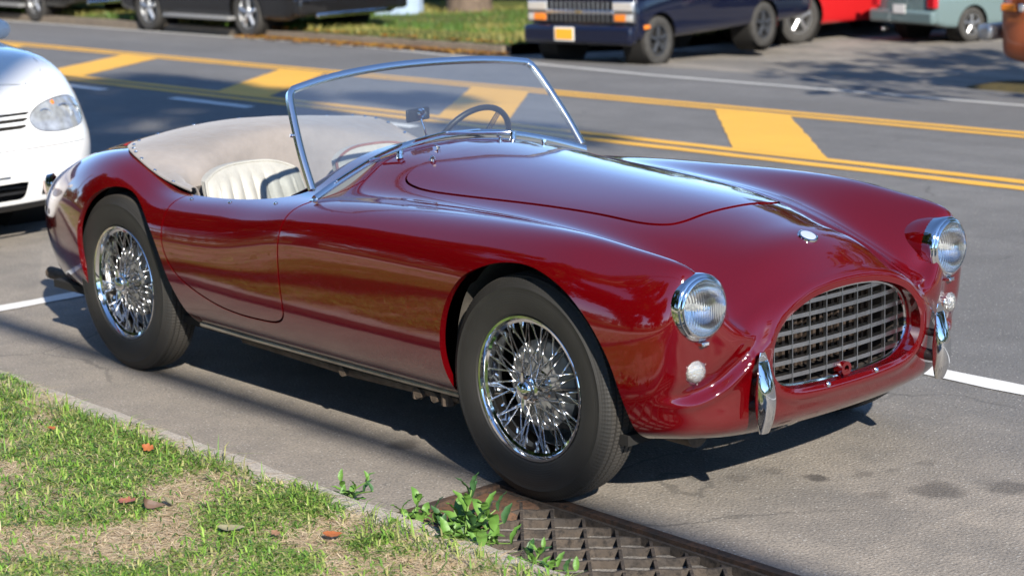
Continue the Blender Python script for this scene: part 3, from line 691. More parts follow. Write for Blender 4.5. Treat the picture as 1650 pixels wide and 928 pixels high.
# ---- seats
def seat(yc):
    s = empty('seat', (-1.89, yc, .310)); s.parent = car
    # back: rolled shell with padded front and vertical flutes
    nu, nv = 64, 14; V = []; F = []
    H = .455; Wd = .225
    def outl(u, v):   # u -1..1 across, v 0..1 up
        w = Wd*(1-.10*v**3) ; top = H*(1-.10*abs(u)**3.2)
        return w*u, top*v
    for j in range(nv+1):
        v = j/nv
        for i in range(nu+1):
            u = -1+2*i/nu; y, z = outl(u, v); edge = max(0, 1-abs(u)**6)*max(0, 1-max(0, (v-.8)/.2)**4)
            fl_ = .014*abs(math.sin((u*.5+.5)*math.pi*8)) if abs(u) < .8 and v < .9 else 0
            V.append((.035+.028*edge**.5+fl_*(1 if v < .86 else .4)-.17*v-.05*u*u*-1.0*.9, y, z))
    for j in range(nv):
        for i in range(nu): F.append((j*(nu+1)+i, j*(nu+1)+i+1, (j+1)*(nu+1)+i+1, (j+1)*(nu+1)+i))
    bk = MB().add(V, F); bk.build('backrest', M_LEATHER, s)
    V2 = [(x-.075*max(.12, (1-abs(y/Wd)**8))*(1-.55*(z/H)**6), y*1.01, z*1.004) for x, y, z in V]; V3 = V+V2; n = len(V); F3 = [tuple(i+n for i in reversed(q)) for q in F]
    rim = [i for i in range(0, (nu+1)*(nv+1), nu+1)] + [nv*(nu+1)+i for i in range(1, nu+1)] + [j*(nu+1)+nu for j in range(nv-1, -1, -1)]
    for a, b_ in zip(rim[:-1], rim[1:]): F3.append((a, b_, b_+n, a+n))
    o = MB().add(V3, F3); o.build('backrest_shell', M_LEATHER, s)
    c = MB(); c.tube([V[i] for i in rim], .006, 6); c.build('piping', M_LEATHER if yc < 0 else M_PIPE_RED, s)
    cu = MB(); cu.box((.26, 0, .03), (.46, .42, .13)); q = cu.build('cushion', M_LEATHER, s, bevel=.035)
seat(-.295); seat(.295)
# ---- folded hood under its canvas cover
def ob(x, y, l=.010): return on_body(x, y, l)
HB = [[ob(-1.90, .612), (-1.92, .598, .716), (-1.93, .582, .716), (-1.93, .560, .69), (-1.93, .55, .58)],
      [ob(-2.12, .600), (-2.14, .575, .738), (-2.12, .535, .735), (-2.09, .515, .69), (-2.07, .51, .56)],
      [ob(-2.30, .590), (-2.29, .545, .802), (-2.19, .455, .778), (-2.12, .43, .72), (-2.10, .42, .56)],
      [ob(-2.45, .535), (-2.39, .44, .826), (-2.25, .335, .812), (-2.17, .32, .75), (-2.14, .31, .56)],
      [ob(-2.61, .36), (-2.50, .27, .846), (-2.30, .20, .840), (-2.21, .19, .78), (-2.18, .19, .56)],
      [ob(-2.67, 0), (-2.54, 0, .856), (-2.32, 0, .850), (-2.23, 0, .79), (-2.2, 0, .56)]]
HBm = [[(p[0], -p[1], p[2]) for p in row] for row in HB] + HB[-2::-1]
G = patch(np.array(HBm, float), 12, 10, 'lin', 'lin', 'lin', 'lin', 2)
Pw = G.reshape(-1, 3); wr = .010*(fbm(Pw[:, :2]*np.array([1, 1.0]), 7, 3)-.5) + .004*(fbm(Pw[:, :2], 22, 4)-.5); edge_w = np.tile(np.sin(np.linspace(0, np.pi*.75, G.shape[1])), G.shape[0]); Pw[:, 2] += wr*edge_w; G = Pw.reshape(G.shape)
V, N, F = grid_mesh(G); tn = surf_obj('hood_cover', V, N, F, M_CLOTH, car, custom=False)
tn.data.flip_normals(); tn.modifiers.new('thick', 'SOLIDIFY').thickness = .004; tn.modifiers['thick'].offset = 0
b = MB(); b.tube([tuple(p) for p in G[::2, 0]], .0045, 6); b.build('cover_hem', M_CLOTH, tn)
ST = MB().lathe([(.0075, 0), (.0075, .002), (.005, .0045), (0, .0052)], 12, axis='z'); ME_ST = mesh('press_stud', ST.V, ST.F); ME_ST.materials.append(M_CHROME)
def stud(p, parent, nrm=Vector((0, 0, 1))):
    o = link('press_stud', ME_ST, parent); o.location = p; o.rotation_mode = 'QUATERNION'; o.rotation_quaternion = nrm.to_track_quat('Z', 'Y')
m = G.shape[0]
for f in (.06, .13, .19, .23, .26, .30, .35, .41, .47, .53, .59, .65, .70, .74, .77, .81, .87, .94):
    i = int(f*(m-1)); p = G[i, 2]; nn = np.cross(G[min(i+1, m-1), 2]-G[i-1, 2], G[i, 3]-G[i, 1]); nn = Vector(nn).normalized(); nn = nn if nn.z > 0 else -nn
    stud(Vector(p)+nn*.003, tn, nn)
for s in (-1, 1):
    for x in (-1.30, -1.58, -1.83): p = on_body(x, s*.655); stud(p, car, body_normal(x, s*.655))
# tail lamps
for s in (-1, 1):
    t = empty('tail_lamp', (-3.150, s*.512, .575)); t.parent = car; t.rotation_euler = (0, R_(14), R_(180+s*-34))
    b = MB(); b.lathe([(.0, .020), (.012, .019), (.020, .014), (.0235, .004), (.026, 0), (.026, -.03)], 28, axis='x'); b.V = [(x, y, z*2.6) for x, y, z in b.V]; b.build('chrome_base', M_CHROME, t)
    b = MB(); b.lathe([(0, .030), (.012, .0285), (.020, .021), (.021, .010)], 24, axis='x'); b.V = [(x, y, z*1.9+.012) for x, y, z in b.V]; b.build('lens', mat('pale_lens', (.75, .62, .58), .2, 0, trans=.4, coat=.5), t)
    b = MB(); b.lathe([(0, .024), (.008, .022), (.012, .014)], 18, axis='x', c=(0, 0, -.044)); b.build('reflector', mat('dark_red_lens', (.25, .02, .02), .2, coat=.8), t)
# ------------------------------------------------------------------ ground profile: the carriageway falls away beyond its crown
def gz(y): return -.055*min(max(0.0, y-4.5), 9.5)
def mesh_np(name, V, quads=None, tris=None, col=None):
    me = bpy.data.meshes.new(name); V = np.asarray(V, np.float32); q = np.zeros((0, 4), np.int32) if quads is None else np.asarray(quads, np.int32); t = np.zeros((0, 3), np.int32) if tris is None else np.asarray(tris, np.int32)
    me.vertices.add(len(V)); me.vertices.foreach_set('co', V.ravel())
    loops = np.concatenate([q.ravel(), t.ravel()]); me.loops.add(len(loops)); me.loops.foreach_set('vertex_index', loops)
    n = len(q)+len(t); me.polygons.add(n); st = np.concatenate([np.arange(len(q))*4, len(q)*4+np.arange(len(t))*3]).astype(np.int32)
    me.polygons.foreach_set('loop_start', st); me.update(calc_edges=True)
    if col is not None:
        a = me.color_attributes.new('tint', 'FLOAT_COLOR', 'POINT'); a.data.foreach_set('color', np.concatenate([col, np.ones((len(col), 1))], 1).astype(np.float32).ravel())
    return me
def tint_mat(name, rough=.6, transl=.25, spec=.3):
    m, nt, b = nodes_of(name); at = nt.nodes.new('ShaderNodeAttribute'); at.attribute_name = 'tint'
    nt.links.new(at.outputs['Color'], b.inputs['Base Color']); setin(b, Roughness=rough); b.inputs['Specular IOR Level'].default_value = spec
    if transl > 0:
        o = nt.nodes['Material Output']; tr = nt.nodes.new('ShaderNodeBsdfTranslucent'); nt.links.new(at.outputs['Color'], tr.inputs['Color'])
        mx = nt.nodes.new('ShaderNodeMixShader'); mx.inputs[0].default_value = transl; nt.links.new(b.outputs[0], mx.inputs[1]); nt.links.new(tr.outputs[0], mx.inputs[2]); nt.links.new(mx.outputs[0], o.inputs[0])
    return m
class NG:
    """tiny node-graph helper"""
    def __init__(s, name): s.m, s.nt, s.b = nodes_of(name); s.L = s.nt.links; s.tc = s.nt.nodes.new('ShaderNodeTexCoord'); s.v = s.tc.outputs['Object']
    def n(s, t): return s.nt.nodes.new(t)
    def put(s, sock, v):
        if isinstance(v, (int, float)): sock.default_value = v
        elif isinstance(v, tuple): sock.default_value = (*v, 1) if len(v) == 3 and sock.type == 'RGBA' else v
        else: s.L.new(v, sock)
    def noise(s, scale, detail=5, rough=.6, vec=None, stretch=None):
        n = s.n('ShaderNodeTexNoise'); n.inputs['Scale'].default_value = scale; n.inputs['Detail'].default_value = detail; n.inputs['Roughness'].default_value = rough
        v = vec or s.v
        if stretch: mp = s.n('ShaderNodeMapping'); mp.inputs['Scale'].default_value = stretch; s.L.new(v, mp.inputs['Vector']); v = mp.outputs[0]
        s.L.new(v, n.inputs['Vector']); return n.outputs[0]
    def voro(s, scale, feat='F1', out='Distance'):
        n = s.n('ShaderNodeTexVoronoi'); n.feature = feat; n.inputs['Scale'].default_value = scale; s.L.new(s.v, n.inputs['Vector']); return n.outputs[out]
    def ramp(s, x, a, b, c=0.0, d=1.0):
        n = s.n('ShaderNodeMapRange'); n.interpolation_type = 'SMOOTHSTEP'; s.put(n.inputs[0], x); n.inputs[1].default_value = a; n.inputs[2].default_value = b; n.inputs[3].default_value = c; n.inputs[4].default_value = d; return n.outputs[0]
    def math(s, op, a, b=None):
        n = s.n('ShaderNodeMath'); n.operation = op; s.put(n.inputs[0], a)
        if b is not None: s.put(n.inputs[1], b)
        return n.outputs[0]
    def mix(s, f, a, b, mode='MIX'):
        n = s.n('ShaderNodeMix'); n.data_type = 'RGBA'; n.blend_type = mode; s.put(n.inputs[0], f); s.put(n.inputs[6], a); s.put(n.inputs[7], b); return n.outputs[2]
    def bump(s, h, st, dist):
        n = s.n('ShaderNodeBump'); n.inputs['Strength'].default_value = st; n.inputs['Distance'].default_value = dist; s.L.new(h, n.inputs['Height']); s.L.new(n.outputs[0], s.b.inputs['Normal'])
    def fin(s, col, rough=.9, spec=.3):
        s.put(s.b.inputs['Base Color'], col); s.put(s.b.inputs['Roughness'], rough); s.b.inputs['Specular IOR Level'].default_value = spec; return s.m
def asphalt(name, base, dust, lot=False, stains=()):
    g = NG(name)
    big = g.noise(.55, 4, .6); mid = g.noise(5.0, 6, .65); fine = g.noise(130, 3, .6)
    col = g.mix(g.ramp(big, .35, .7), base, tuple(c*1.28 for c in base))
    if not lot:
        sx = g.n('ShaderNodeSeparateXYZ'); g.L.new(g.v, sx.inputs[0])
        edge = g.ramp(g.math('ADD', sx.outputs[1], g.math('MULTIPLY', big, 1.2)), 2.3, .3)      # sandy dust drifts into the gutter
        col = g.mix(g.math('MULTIPLY', edge, .85), col, dust)
    else:
        col = g.mix(g.ramp(g.noise(.9, 5, .7, stretch=(1, 2.2, 1)), .42, .62), col, dust)
    col = g.mix(g.ramp(mid, .3, .72, 0, .38), col, tuple(c*.62 for c in base))
    col = g.mix(g.ramp(fine, .35, .7, 0, .55), col, tuple(c*.45 for c in base))
    if not lot:
        trk = g.noise(1.0, 3, .5, stretch=(.05, 2.6, 1)); col = g.mix(g.ramp(trk, .42, .66, 0, .30), col, tuple(c*.62 for c in base))
        pt = g.n('ShaderNodeTexVoronoi'); pt.feature = 'F1'; pt.inputs['Scale'].default_value = .22; g.L.new(g.v, pt.inputs['Vector']); ps = g.n('ShaderNodeSeparateColor'); g.L.new(pt.outputs['Color'], ps.inputs[0]); col = g.mix(g.ramp(ps.outputs[0], .62, .64, 0, .22), col, tuple(c*.7 for c in base))
    wv = g.n('ShaderNodeVectorMath'); wv.operation = 'ADD'; wn_ = g.n('ShaderNodeTexNoise'); wn_.inputs['Scale'].default_value = .9; wn_.inputs['Detail'].default_value = 5; g.L.new(g.v, wn_.inputs['Vector']); g.L.new(g.v, wv.inputs[0]); g.L.new(wn_.outputs['Color'], wv.inputs[1])
    ck = g.n('ShaderNodeTexVoronoi'); ck.feature = 'DISTANCE_TO_EDGE'; ck.inputs['Scale'].default_value = .42; g.L.new(wv.outputs[0], ck.inputs['Vector'])
    crack = g.math('MULTIPLY', g.ramp(ck.outputs['Distance'], .0045, .0015), g.ramp(g.noise(.8, 3), .45, .58)); col = g.mix(g.math('MULTIPLY', crack, .38), col, tuple(c*.25 for c in base))
    st = g.voro(95, 'F1'); pick = g.voro(95, 'F1', 'Color')
    sp = g.n('ShaderNodeSeparateColor'); g.L.new(pick, sp.inputs[0])
    chip = g.math('MULTIPLY', g.ramp(st, .36, .20), g.ramp(sp.outputs[0], .80, .88))
    col = g.mix(g.math('MULTIPLY', chip, .65), col, (.50, .48, .44))
    chip2 = g.math('MULTIPLY', g.ramp(st, .4, .25), g.ramp(sp.outputs[1], .80, .9)); col = g.mix(g.math('MULTIPLY', chip2, .55), col, tuple(c*.4 for c in base))
    wob = g.n('ShaderNodeVectorMath'); wob.operation = 'ADD'; nn = g.n('ShaderNodeTexNoise'); nn.inputs['Scale'].default_value = 14; nn.inputs['Detail'].default_value = 4; g.L.new(g.v, nn.inputs['Vector'])
    sc = g.n('ShaderNodeVectorMath'); sc.operation = 'SCALE'; sc.inputs['Scale'].default_value = .09; g.L.new(nn.outputs['Color'], sc.inputs[0]); g.L.new(g.v, wob.inputs[0]); g.L.new(sc.outputs[0], wob.inputs[1])
    for x, y, r, k in stains:
        d = g.n('ShaderNodeVectorMath'); d.operation = 'DISTANCE'; g.L.new(wob.outputs[0], d.inputs[0]); d.inputs[1].default_value = (x+.045, y+.045, .045)
        col = g.mix(g.ramp(d.outputs['Value'], r, r*.45, 0, k), col, (.045, .04, .038))
    g.bump(g.math('ADD', fine, g.math('MULTIPLY', st, -.6)), .55, .006)
    return g.fin(col, .88, .35)
STAINS = [(.47, .02, .055, .75), (.55, .14, .04, .35), (.60, .22, .035, .3), (.80, .17, .10, .55), (.93, .32, .09, .5), (.70, .02, .05, .3), (.30, -.14, .05, .35), (-.72, -.60, .07, .55), (.33, -.02, .04, .3), (1.02, .55, .05, .35), (.62, .36, .04, .25)]
M_ROAD = asphalt('road_asphalt', (.175, .170, .164), (.43, .37, .30), stains=STAINS)
M_LOT = asphalt('lot_asphalt', (.20, .185, .165), (.36, .325, .28), lot=True)
def soil_mat(name, a, b, c):
    g = NG(name); col = g.mix(g.ramp(g.noise(3, 6, .7), .35, .65), a, b); col = g.mix(g.ramp(g.noise(60, 4, .7), .4, .7), col, c); g.bump(g.noise(90, 5, .7), .8, .02); return g.fin(col, .95, .1)
M_SOIL = soil_mat('dry_soil', (.50, .39, .27), (.58, .46, .33), (.36, .27, .18))
M_LAWN = soil_mat('lawn_ground', (.085, .12, .03), (.15, .15, .05), (.06, .085, .02))
M_CONC = soil_mat('concrete', (.60, .54, .46), (.68, .62, .54), (.50, .45, .38))
def paint_line(name, colr, wear):
    g = NG(name); w = g.noise(9, 6, .75); w2 = g.noise(110, 4, .7)
    f = g.math('MAXIMUM', g.ramp(w, .62, .78, 0, wear), g.ramp(w2, .58, .72, 0, wear*.9))
    col = g.mix(g.ramp(g.noise(1.6, 3), .3, .7, 0, .35), colr, tuple(c*.78 for c in colr)); col = g.mix(f, col, (.15, .14, .13)); g.bump(w2, .3, .004); return g.fin(col, .7, .3)
M_YEL = paint_line('yellow_road_paint', (.80, .43, .055), .45)
M_WHITE = paint_line('white_road_paint', (.74, .73, .70), .5)
M_WHITE2 = paint_line('worn_white_road_paint', (.50, .49, .46), .6)
def sheet(name, rects, material, dz=0.0, kind='structure', level=None):
    """rects (x0,y0,x1,y1): draped on the ground profile"""
    b = MB()
    for x0, y0, x1, y1 in rects:
        ys = sorted({y0, y1, *[v for v in (4.5, 14.0) if y0 < v < y1]})
        for a, c in zip(ys[:-1], ys[1:]):
            za, zc = (gz(a), gz(c)) if level is None else (level, level)
            b.add([(x0, a, za+dz), (x1, a, za+dz), (x1, c, zc+dz), (x0, c, zc+dz)], [(0, 1, 2, 3)])
    o = b.build(name, material, None, smooth=False); o['kind'] = kind; return o
GX0, GX1, GY0, GY1 = -.19, 1.22, -1.10, -.645
sheet('ground', [(-400, -400, 400, -1.25), (-400, -1.25, 400, 400)][1:], M_LOT, -.03)
sheet('ground_behind', [(-400, -400, 400, -1.3)], M_LAWN, .085-.03, level=0.0)
sheet('road', [(-120, -1.21, GX0, 10.95), (GX1, -1.21, 120, 10.95), (GX0, GY1, GX1, 10.95), (GX0, -1.21, GX1, GY0)], M_ROAD, 0)
sheet('parking_lot', [(-13.6, 10.95, 60, 60)], M_LOT, -.006)
def poly_strip(name, pts, material, dz=.004):
    """flat polygon list draped on the profile"""
    b = MB()
    for P in (pts if len(pts) > 2 else [rag(list(q)) for q in pts]): b.add([(x, y, gz(y)+dz) for x, y in P], [tuple(range(len(P)))])
    o = b.build(name, material, None, smooth=False); return o
def rag(P, st=.12, j=.006):
    """polygon outline with a slightly ragged painted edge"""
    out = []; r = random.Random(int(abs(P[0][0]*1000+P[0][1]*77)))
    for a, b in zip(P, P[1:]+P[:1]):
        L = math.hypot(b[0]-a[0], b[1]-a[1]); n = max(1, min(90, int(L/st)))
        for i in range(n): t = i/n; out.append((a[0]+(b[0]-a[0])*t+(r.uniform(-j, j) if i else 0), a[1]+(b[1]-a[1])*t+(r.uniform(-j, j) if i else 0)))
    return out
def line(x0, x1, y, w):
    xs = [x0]
    while xs[-1] < x1-1e-6: xs.append(min(x1, xs[-1]+(.16 if -22 < xs[-1] < 6 else 3.0)))
    r = random.Random(int(y*1000)); e = [(r.uniform(-.007, .007), r.uniform(-.007, .007)) for _ in xs]
    return [[(a, y-w/2+p[0]), (b, y-w/2+q[0]), (b, y+w/2+q[1]), (a, y+w/2+p[1])] for a, b, p, q in zip(xs[:-1], xs[1:], e[:-1], e[1:])]
rm = poly_strip('yellow_centre_line', line(-120, 60, 4.80, .15)+line(-120, 60, 5.06, .15), M_YEL); tag(rm, kind='structure')
rm = poly_strip('far_yellow_centre_line', line(-120, 60, 7.34, .14)+line(-120, 60, 7.58, .14), M_YEL); tag(rm, kind='structure')
for xn in (-19.9, -16.8, -13.6, -10.35, -7.22, -4.15, -1.0, 2.1):
    # slanted bar between the two pairs of yellow lines, near edge centred on xn
    b = poly_strip('yellow_hatch_bar', [[(xn-.40, 5.137), (xn+.40, 5.137), (xn-2.15+.40, 7.268), (xn-2.15-.40, 7.268)]], M_YEL); tag(b, kind='structure')
for x0, x1 in ((-10.35, -9.15), (-12.6, -11.5), (-8.1, -7.0), (-14.8, -13.7)):
    tag(poly_strip('white_dash', line(x0, x1, 4.42, .10), M_WHITE), kind='structure')
tag(poly_strip('white_edge_line', [[(-120, 10.94), (-120, 11.06-.24), (-16, 10.62), (-10, 9.78), (-5.4, 9.60), (60, 9.55), (60, 9.67), (-5.4, 9.73), (-10, 9.93), (-16, 10.78)]], M_WHITE2), kind='structure')
tag(poly_strip('stall_line', line(-9.5, 9, 1.23, .10), M_WHITE), kind='structure')
tag(poly_strip('stall_end_line', [[(-3.74, -1.1), (-3.63, -1.1), (-3.61, 1.17), (-3.72, 1.17)], [(3.4, -1.1), (3.5, -1.1), (3.5, 1.17), (3.4, 1.17)]], M_WHITE, .0045), kind='structure')
# ------------------------------------------------------------------ near kerb and verge
kb = MB(); xs = np.concatenate([np.linspace(-60, -4, 20), np.linspace(-3.8, 2.2, 60), np.linspace(2.6, 60, 20)]); V = []; F = []
for x in xs:
    w = .004*math.sin(x*7.3)+.004*math.sin(x*17.1+1)
    V += [(x, -1.200+w, -.02), (x, -1.203+w, .085), (x, -1.222+w, .100), (x, -1.36, .102), (x, -1.37, .0)]
for i in range(len(xs)-1):
    for k in range(4): F.append((i*5+k, i*5+5+k, i*5+6+k, i*5+1+k))
o = kb.add(V, F).build('kerb', M_CONC, None); o['kind'] = 'structure'
def verge_h(P): return .098+.022*fbm(P, 2.2, 5)+.05*np.clip((-1.9-P[:, 1])/3, 0, 1)*0
gxs = np.concatenate([np.linspace(-60, -5, 30), np.linspace(-4.7, 3.0, 110), np.linspace(3.5, 60, 30)]); gys = np.concatenate([np.linspace(-1.30, -3.6, 60), np.linspace(-3.8, -5.2, 8)])
GXX, GYY = np.meshgrid(gxs, gys, indexing='ij'); PP = np.stack([GXX.ravel(), GYY.ravel()], 1); ZZ = verge_h(PP)
ZZ = np.where(PP[:, 1] > -1.34, .085, ZZ); n1, n2 = GXX.shape; ii = np.arange(n1*n2).reshape(n1, n2)
me = mesh_np('verge', np.column_stack([PP, ZZ]), np.stack([ii[:-1, :-1], ii[:-1, 1:], ii[1:, 1:], ii[1:, :-1]], -1).reshape(-1, 4)); o = link('verge', me, None, M_SOIL); o['kind'] = 'structure'
o.data.flip_normals()
sheet('sidewalk', [(-60, -7.0, 60, -5.2)], M_CONC, .10, level=0.0)
# ------------------------------------------------------------------ grass
def blades(n, box, lo, hi, wid, lean, mask, cols, seed, flat=0.0, zoff=0.0):
    r = np.random.default_rng(seed); x0, y0, x1, y1 = box
    P = np.column_stack([r.uniform(x0, x1, n), r.uniform(y0, y1, n)]); m = mask(P); keep = r.random(n) < m; P = P[keep]; n = len(P)
    h = r.uniform(lo, hi, n)*(.65+.7*fbm(P, 5, seed+9)); a = r.uniform(0, 2*np.pi, n); w = r.uniform(*wid, n); ln = np.abs(r.normal(lean, .35, n))
    z = verge_h(P)+zoff; z = np.where(P[:, 1] > -1.34, .10, z)
    d = np.stack([np.cos(a), np.sin(a)], 1); pr = np.stack([-np.sin(a), np.cos(a)], 1)
    vert = np.clip(1-flat-ln*.35, .06, 1)
    b0 = np.column_stack([P-pr*w[:, None]/2, z]); b1 = np.column_stack([P+pr*w[:, None]/2, z])
    mid = P+d*(h*ln*.35)[:, None]; zm = z+h*vert*.62; m0 = np.column_stack([mid-pr*w[:, None]*.42, zm]); m1 = np.column_stack([mid+pr*w[:, None]*.42, zm])
    tp = P+d*(h*ln)[:, None]; tz = z+h*vert*np.clip(1-.45*ln, .1, 1); t = np.column_stack([tp, tz])
    V = np.stack([b0, b1, m1, m0, t], 1).reshape(-1, 3); i = np.arange(n)[:, None]*5
    C = np.asarray(cols)[r.integers(0, len(cols), n)]*r.uniform(.75, 1.25, (n, 1)); C = np.repeat(C, 5, 0)
    return V, i+np.array([[0, 1, 2, 3]]), i+np.array([[3, 2, 4]]), C
DRY = lambda P: np.clip((fbm(P+np.array([3.1, 7.7]), 3.1, 21)-.482)*7, 0, 1)      # 1 where the turf is scorched
edge = lambda P: np.clip((-1.345+.115*vnoise(P, 3.3, 3)+.035*vnoise(P, 9, 8)-P[:, 1])/.03, 0, 1)
GREEN = [(.15, .29, .045), (.20, .36, .05), (.11, .22, .04), (.26, .39, .075), (.33, .40, .11), (.38, .37, .15)]
STRAW = [(.70, .57, .38), (.62, .49, .31), (.78, .66, .46), (.50, .38, .24)]
def grass_obj(name, parts, label):
    Vs = []; Q = []; T = []; C = []; n = 0
    for V, q, t, c in parts: Vs.append(V); Q.append(q+n); T.append(t+n); C.append(c); n += len(V)
    o = link(name, mesh_np(name, np.concatenate(Vs), np.concatenate(Q), np.concatenate(T), np.concatenate(C)), None, M_GRASS, smooth=False)
    tag(o, label, 'grass', kind='stuff'); return o
M_GRASS = tint_mat('grass_blade', .5, .3, .35)
NEAR = (-3.4, -3.0, 1.4, -1.26); FAR = (-12, -5.1, 9, -1.26)
grass_obj('green_grass', [
    blades(160000, NEAR, .016, .052, (.003, .0066), 1.15, lambda P: (1-.88*DRY(P))*edge(P)*(.40+.60*(fbm(P, 8, 40) > .42)), GREEN, 1),
    blades(2600, NEAR, .045, .09, (.003, .006), 1.2, lambda P: (1-DRY(P))*edge(P), GREEN, 2),
    blades(1100, (-3.4, -1.40, 1.4, -1.30), .04, .10, (.0025, .005), .9, lambda P: (fbm(P, 4, 60) > .42)*1.0, GREEN+[(.20, .25, .07)], 3),
    blades(26000, FAR, .04, .09, (.008, .014), .7, lambda P: (1-DRY(P)*.8)*edge(P)*((P[:, 0] < -3.3) | (P[:, 0] > 1.3) | (P[:, 1] < -2.9)), GREEN, 4)], 'patchy green crabgrass growing on the near verge')
grass_obj('dry_grass', [
    blades(90000, NEAR, .03, .08, (.0014, .0032), 1.2, lambda P: (.30+.7*DRY(P))*edge(P), STRAW, 11, .78, .006),
    blades(9000, NEAR, .02, .06, (.0015, .003), 1.0, lambda P: edge(P)*.7, STRAW+[(.30, .30, .10)], 12, .3)], 'tan scorched straw lying between the green tufts')
# ------------------------------------------------------------------ storm drain grate
gr_ = empty('storm_drain_grate', ((GX0+GX1)/2, (GY0+GY1)/2, 0)); tag(gr_, 'rusty iron storm drain grate beside the front tyre', 'drain grate')
def rust(name, a, b, c):
    g = NG(name); col = g.mix(g.ramp(g.noise(11, 6, .7), .35, .65), a, b); col = g.mix(g.ramp(g.noise(50, 4, .7), .45, .7), col, c); g.bump(g.noise(120, 4), .5, .004); g.b.inputs['Metallic'].default_value = .25; return g.fin(col, .75, .3)
M_IRON = rust('rusted_iron', (.06, .048, .04), (.13, .075, .048), (.04, .035, .031)); M_IRON2 = rust('worn_iron_bar', (.060, .052, .046), (.10, .08, .064), (.034, .03, .027))
cx, cy = (GX0+GX1)/2, (GY0+GY1)/2; hx, hy = (GX1-GX0)/2, (GY1-GY0)/2
for (x, y, lx, ly) in ((0, hy-.016, 2*hx, .032), (0, -hy+.016, 2*hx, .032), (-hx+.013, 0, .026, 2*hy-.066), (hx-.013, 0, .026, 2*hy-.066)):
    MB().box((x, y, -.012), (lx, ly, .036)).build('frame_bar', M_IRON, gr_, smooth=False)
    if lx > 1: MB().box((x, y+(-.030 if y > 0 else .030), -.022), (lx-.06, .010, .040)).build('frame_ledge', M_IRON2, gr_, smooth=False)
d1 = np.array([.652, .758]); d2 = np.array([-.758, .652])
def clip_seg(p, d, X, Y):
    t0, t1 = -9, 9
    for k, lim in ((0, X), (1, Y)):
        if abs(d[k]) < 1e-9: continue
        a, b = (-lim-p[k])/d[k], (lim-p[k])/d[k]; a, b = min(a, b), max(a, b); t0, t1 = max(t0, a), min(t1, b)
    return (t0, t1) if t1-t0 > .03 else None
for d, nrm, wav, zt, hh in ((d1, d2, True, -.004, .075), (d2, d1, False, -.007, .085)):
    for k in range(-14, 15):
        p = nrm*k*.0875+.02; s = clip_seg(p, d, hx-.026, hy-.035)
        if not s: continue
        nseg = max(2, int((s[1]-s[0])/.022)); V = []; F = []
        for i in range(nseg+1):
            t = s[0]+(s[1]-s[0])*i/nseg; q = p+d*t; off = .0035*math.sin(2*math.pi*t/.0875)*wav; z = zt-.004*abs(math.sin(math.pi*t/.0875))*wav
            for sw, zz in ((-.0045, z), (.0045, z), (.0045, z-hh), (-.0045, z-hh)): V.append((q[0]+nrm[0]*(sw+off), q[1]+nrm[1]*(sw+off), zz))
        for i in range(nseg):
            for j in range(4): F.append((i*4+j, i*4+(j+1) % 4, i*4+4+(j+1) % 4, i*4+4+j))
        F += [(0, 1, 2, 3), (nseg*4+3, nseg*4+2, nseg*4+1, nseg*4)]
        MB().add(V, F).build('grate_bar', M_IRON2, gr_, smooth=False)
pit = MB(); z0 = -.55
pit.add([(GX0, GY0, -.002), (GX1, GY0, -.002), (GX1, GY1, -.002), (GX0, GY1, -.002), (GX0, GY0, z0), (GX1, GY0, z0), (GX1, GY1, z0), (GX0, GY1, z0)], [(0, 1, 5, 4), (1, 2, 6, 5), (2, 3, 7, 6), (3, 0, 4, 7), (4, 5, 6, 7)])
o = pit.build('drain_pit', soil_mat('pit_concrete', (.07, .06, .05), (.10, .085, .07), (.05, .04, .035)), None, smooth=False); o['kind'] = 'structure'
# leaf litter and rust caked over the left end of the grate
V = []; F = []; nx_, ny_ = 26, 18
for i in range(nx_+1):
    for j in range(ny_+1):
        x = GX0+.03+(.40)*i/nx_; y = GY0+.03+(GY1-GY0-.06)*j/ny_; f = fbm(np.array([[x, y]]), 14, 77)[0]
        V.append((x, y, -.022+.026*f-.10*max(0, (x-(GX0+.14)-.12*f)/.16)**1.3))
for i in range(nx_):
    for j in range(ny_): F.append((i*(ny_+1)+j, (i+1)*(ny_+1)+j, (i+1)*(ny_+1)+j+1, i*(ny_+1)+j+1))
o = MB().add(V, F).build('caked_silt', rust('rusty_silt', (.10, .066, .046), (.18, .095, .055), (.06, .045, .036)), None); tag(o, 'rust-brown silt caked over the end of the drain grate', 'silt', kind='stuff')
# ------------------------------------------------------------------ fallen leaves and weeds on the verge
def leaf_mesh(name, L, W, curl, lobes=0, seed=0, fold=.25):
    r = random.Random(seed); n = 10; V = []; F = []
    for i in range(n+1):
        t = i/n; w = W*math.sin(math.pi*min(1, t**.8))**.75*(1+(.35*math.cos(t*math.pi*lobes*2) if lobes else 0)); z = curl*L*(t-.5)**2*4+r.uniform(-.03, .03)*L
        x = L*(t-.5); V += [(x, -w/2, z+fold*w*.5), (x, -w/4, z+fold*w*.12), (x, 0, z), (x, w/4, z+fold*w*.12), (x, w/2, z+fold*w*.5)]
    for i in range(n):
        for k in range(4): F.append((i*5+k, i*5+5+k, i*5+6+k, i*5+1+k))
    return mesh(name, V, F)
def leafmat(name, a, b): return mat(name, a, .6, col2=b, noise=.5, nscale=18, bump=.2, bscale=50)
ML_OR = leafmat('orange_leaf', (.26, .07, .022), (.36, .13, .04)); ML_BR = leafmat('brown_leaf', (.16, .085, .05), (.30, .17, .10)); ML_GY = leafmat('grey_green_leaf', (.20, .19, .11), (.30, .27, .16)); ML_RD = leafmat('red_brown_leaf', (.26, .07, .045), (.38, .16, .10)); ML_TN = leafmat('tan_bark', (.40, .28, .17), (.52, .40, .27)); ML_DK = leafmat('dark_leaf', (.09, .055, .04), (.16, .10, .07))
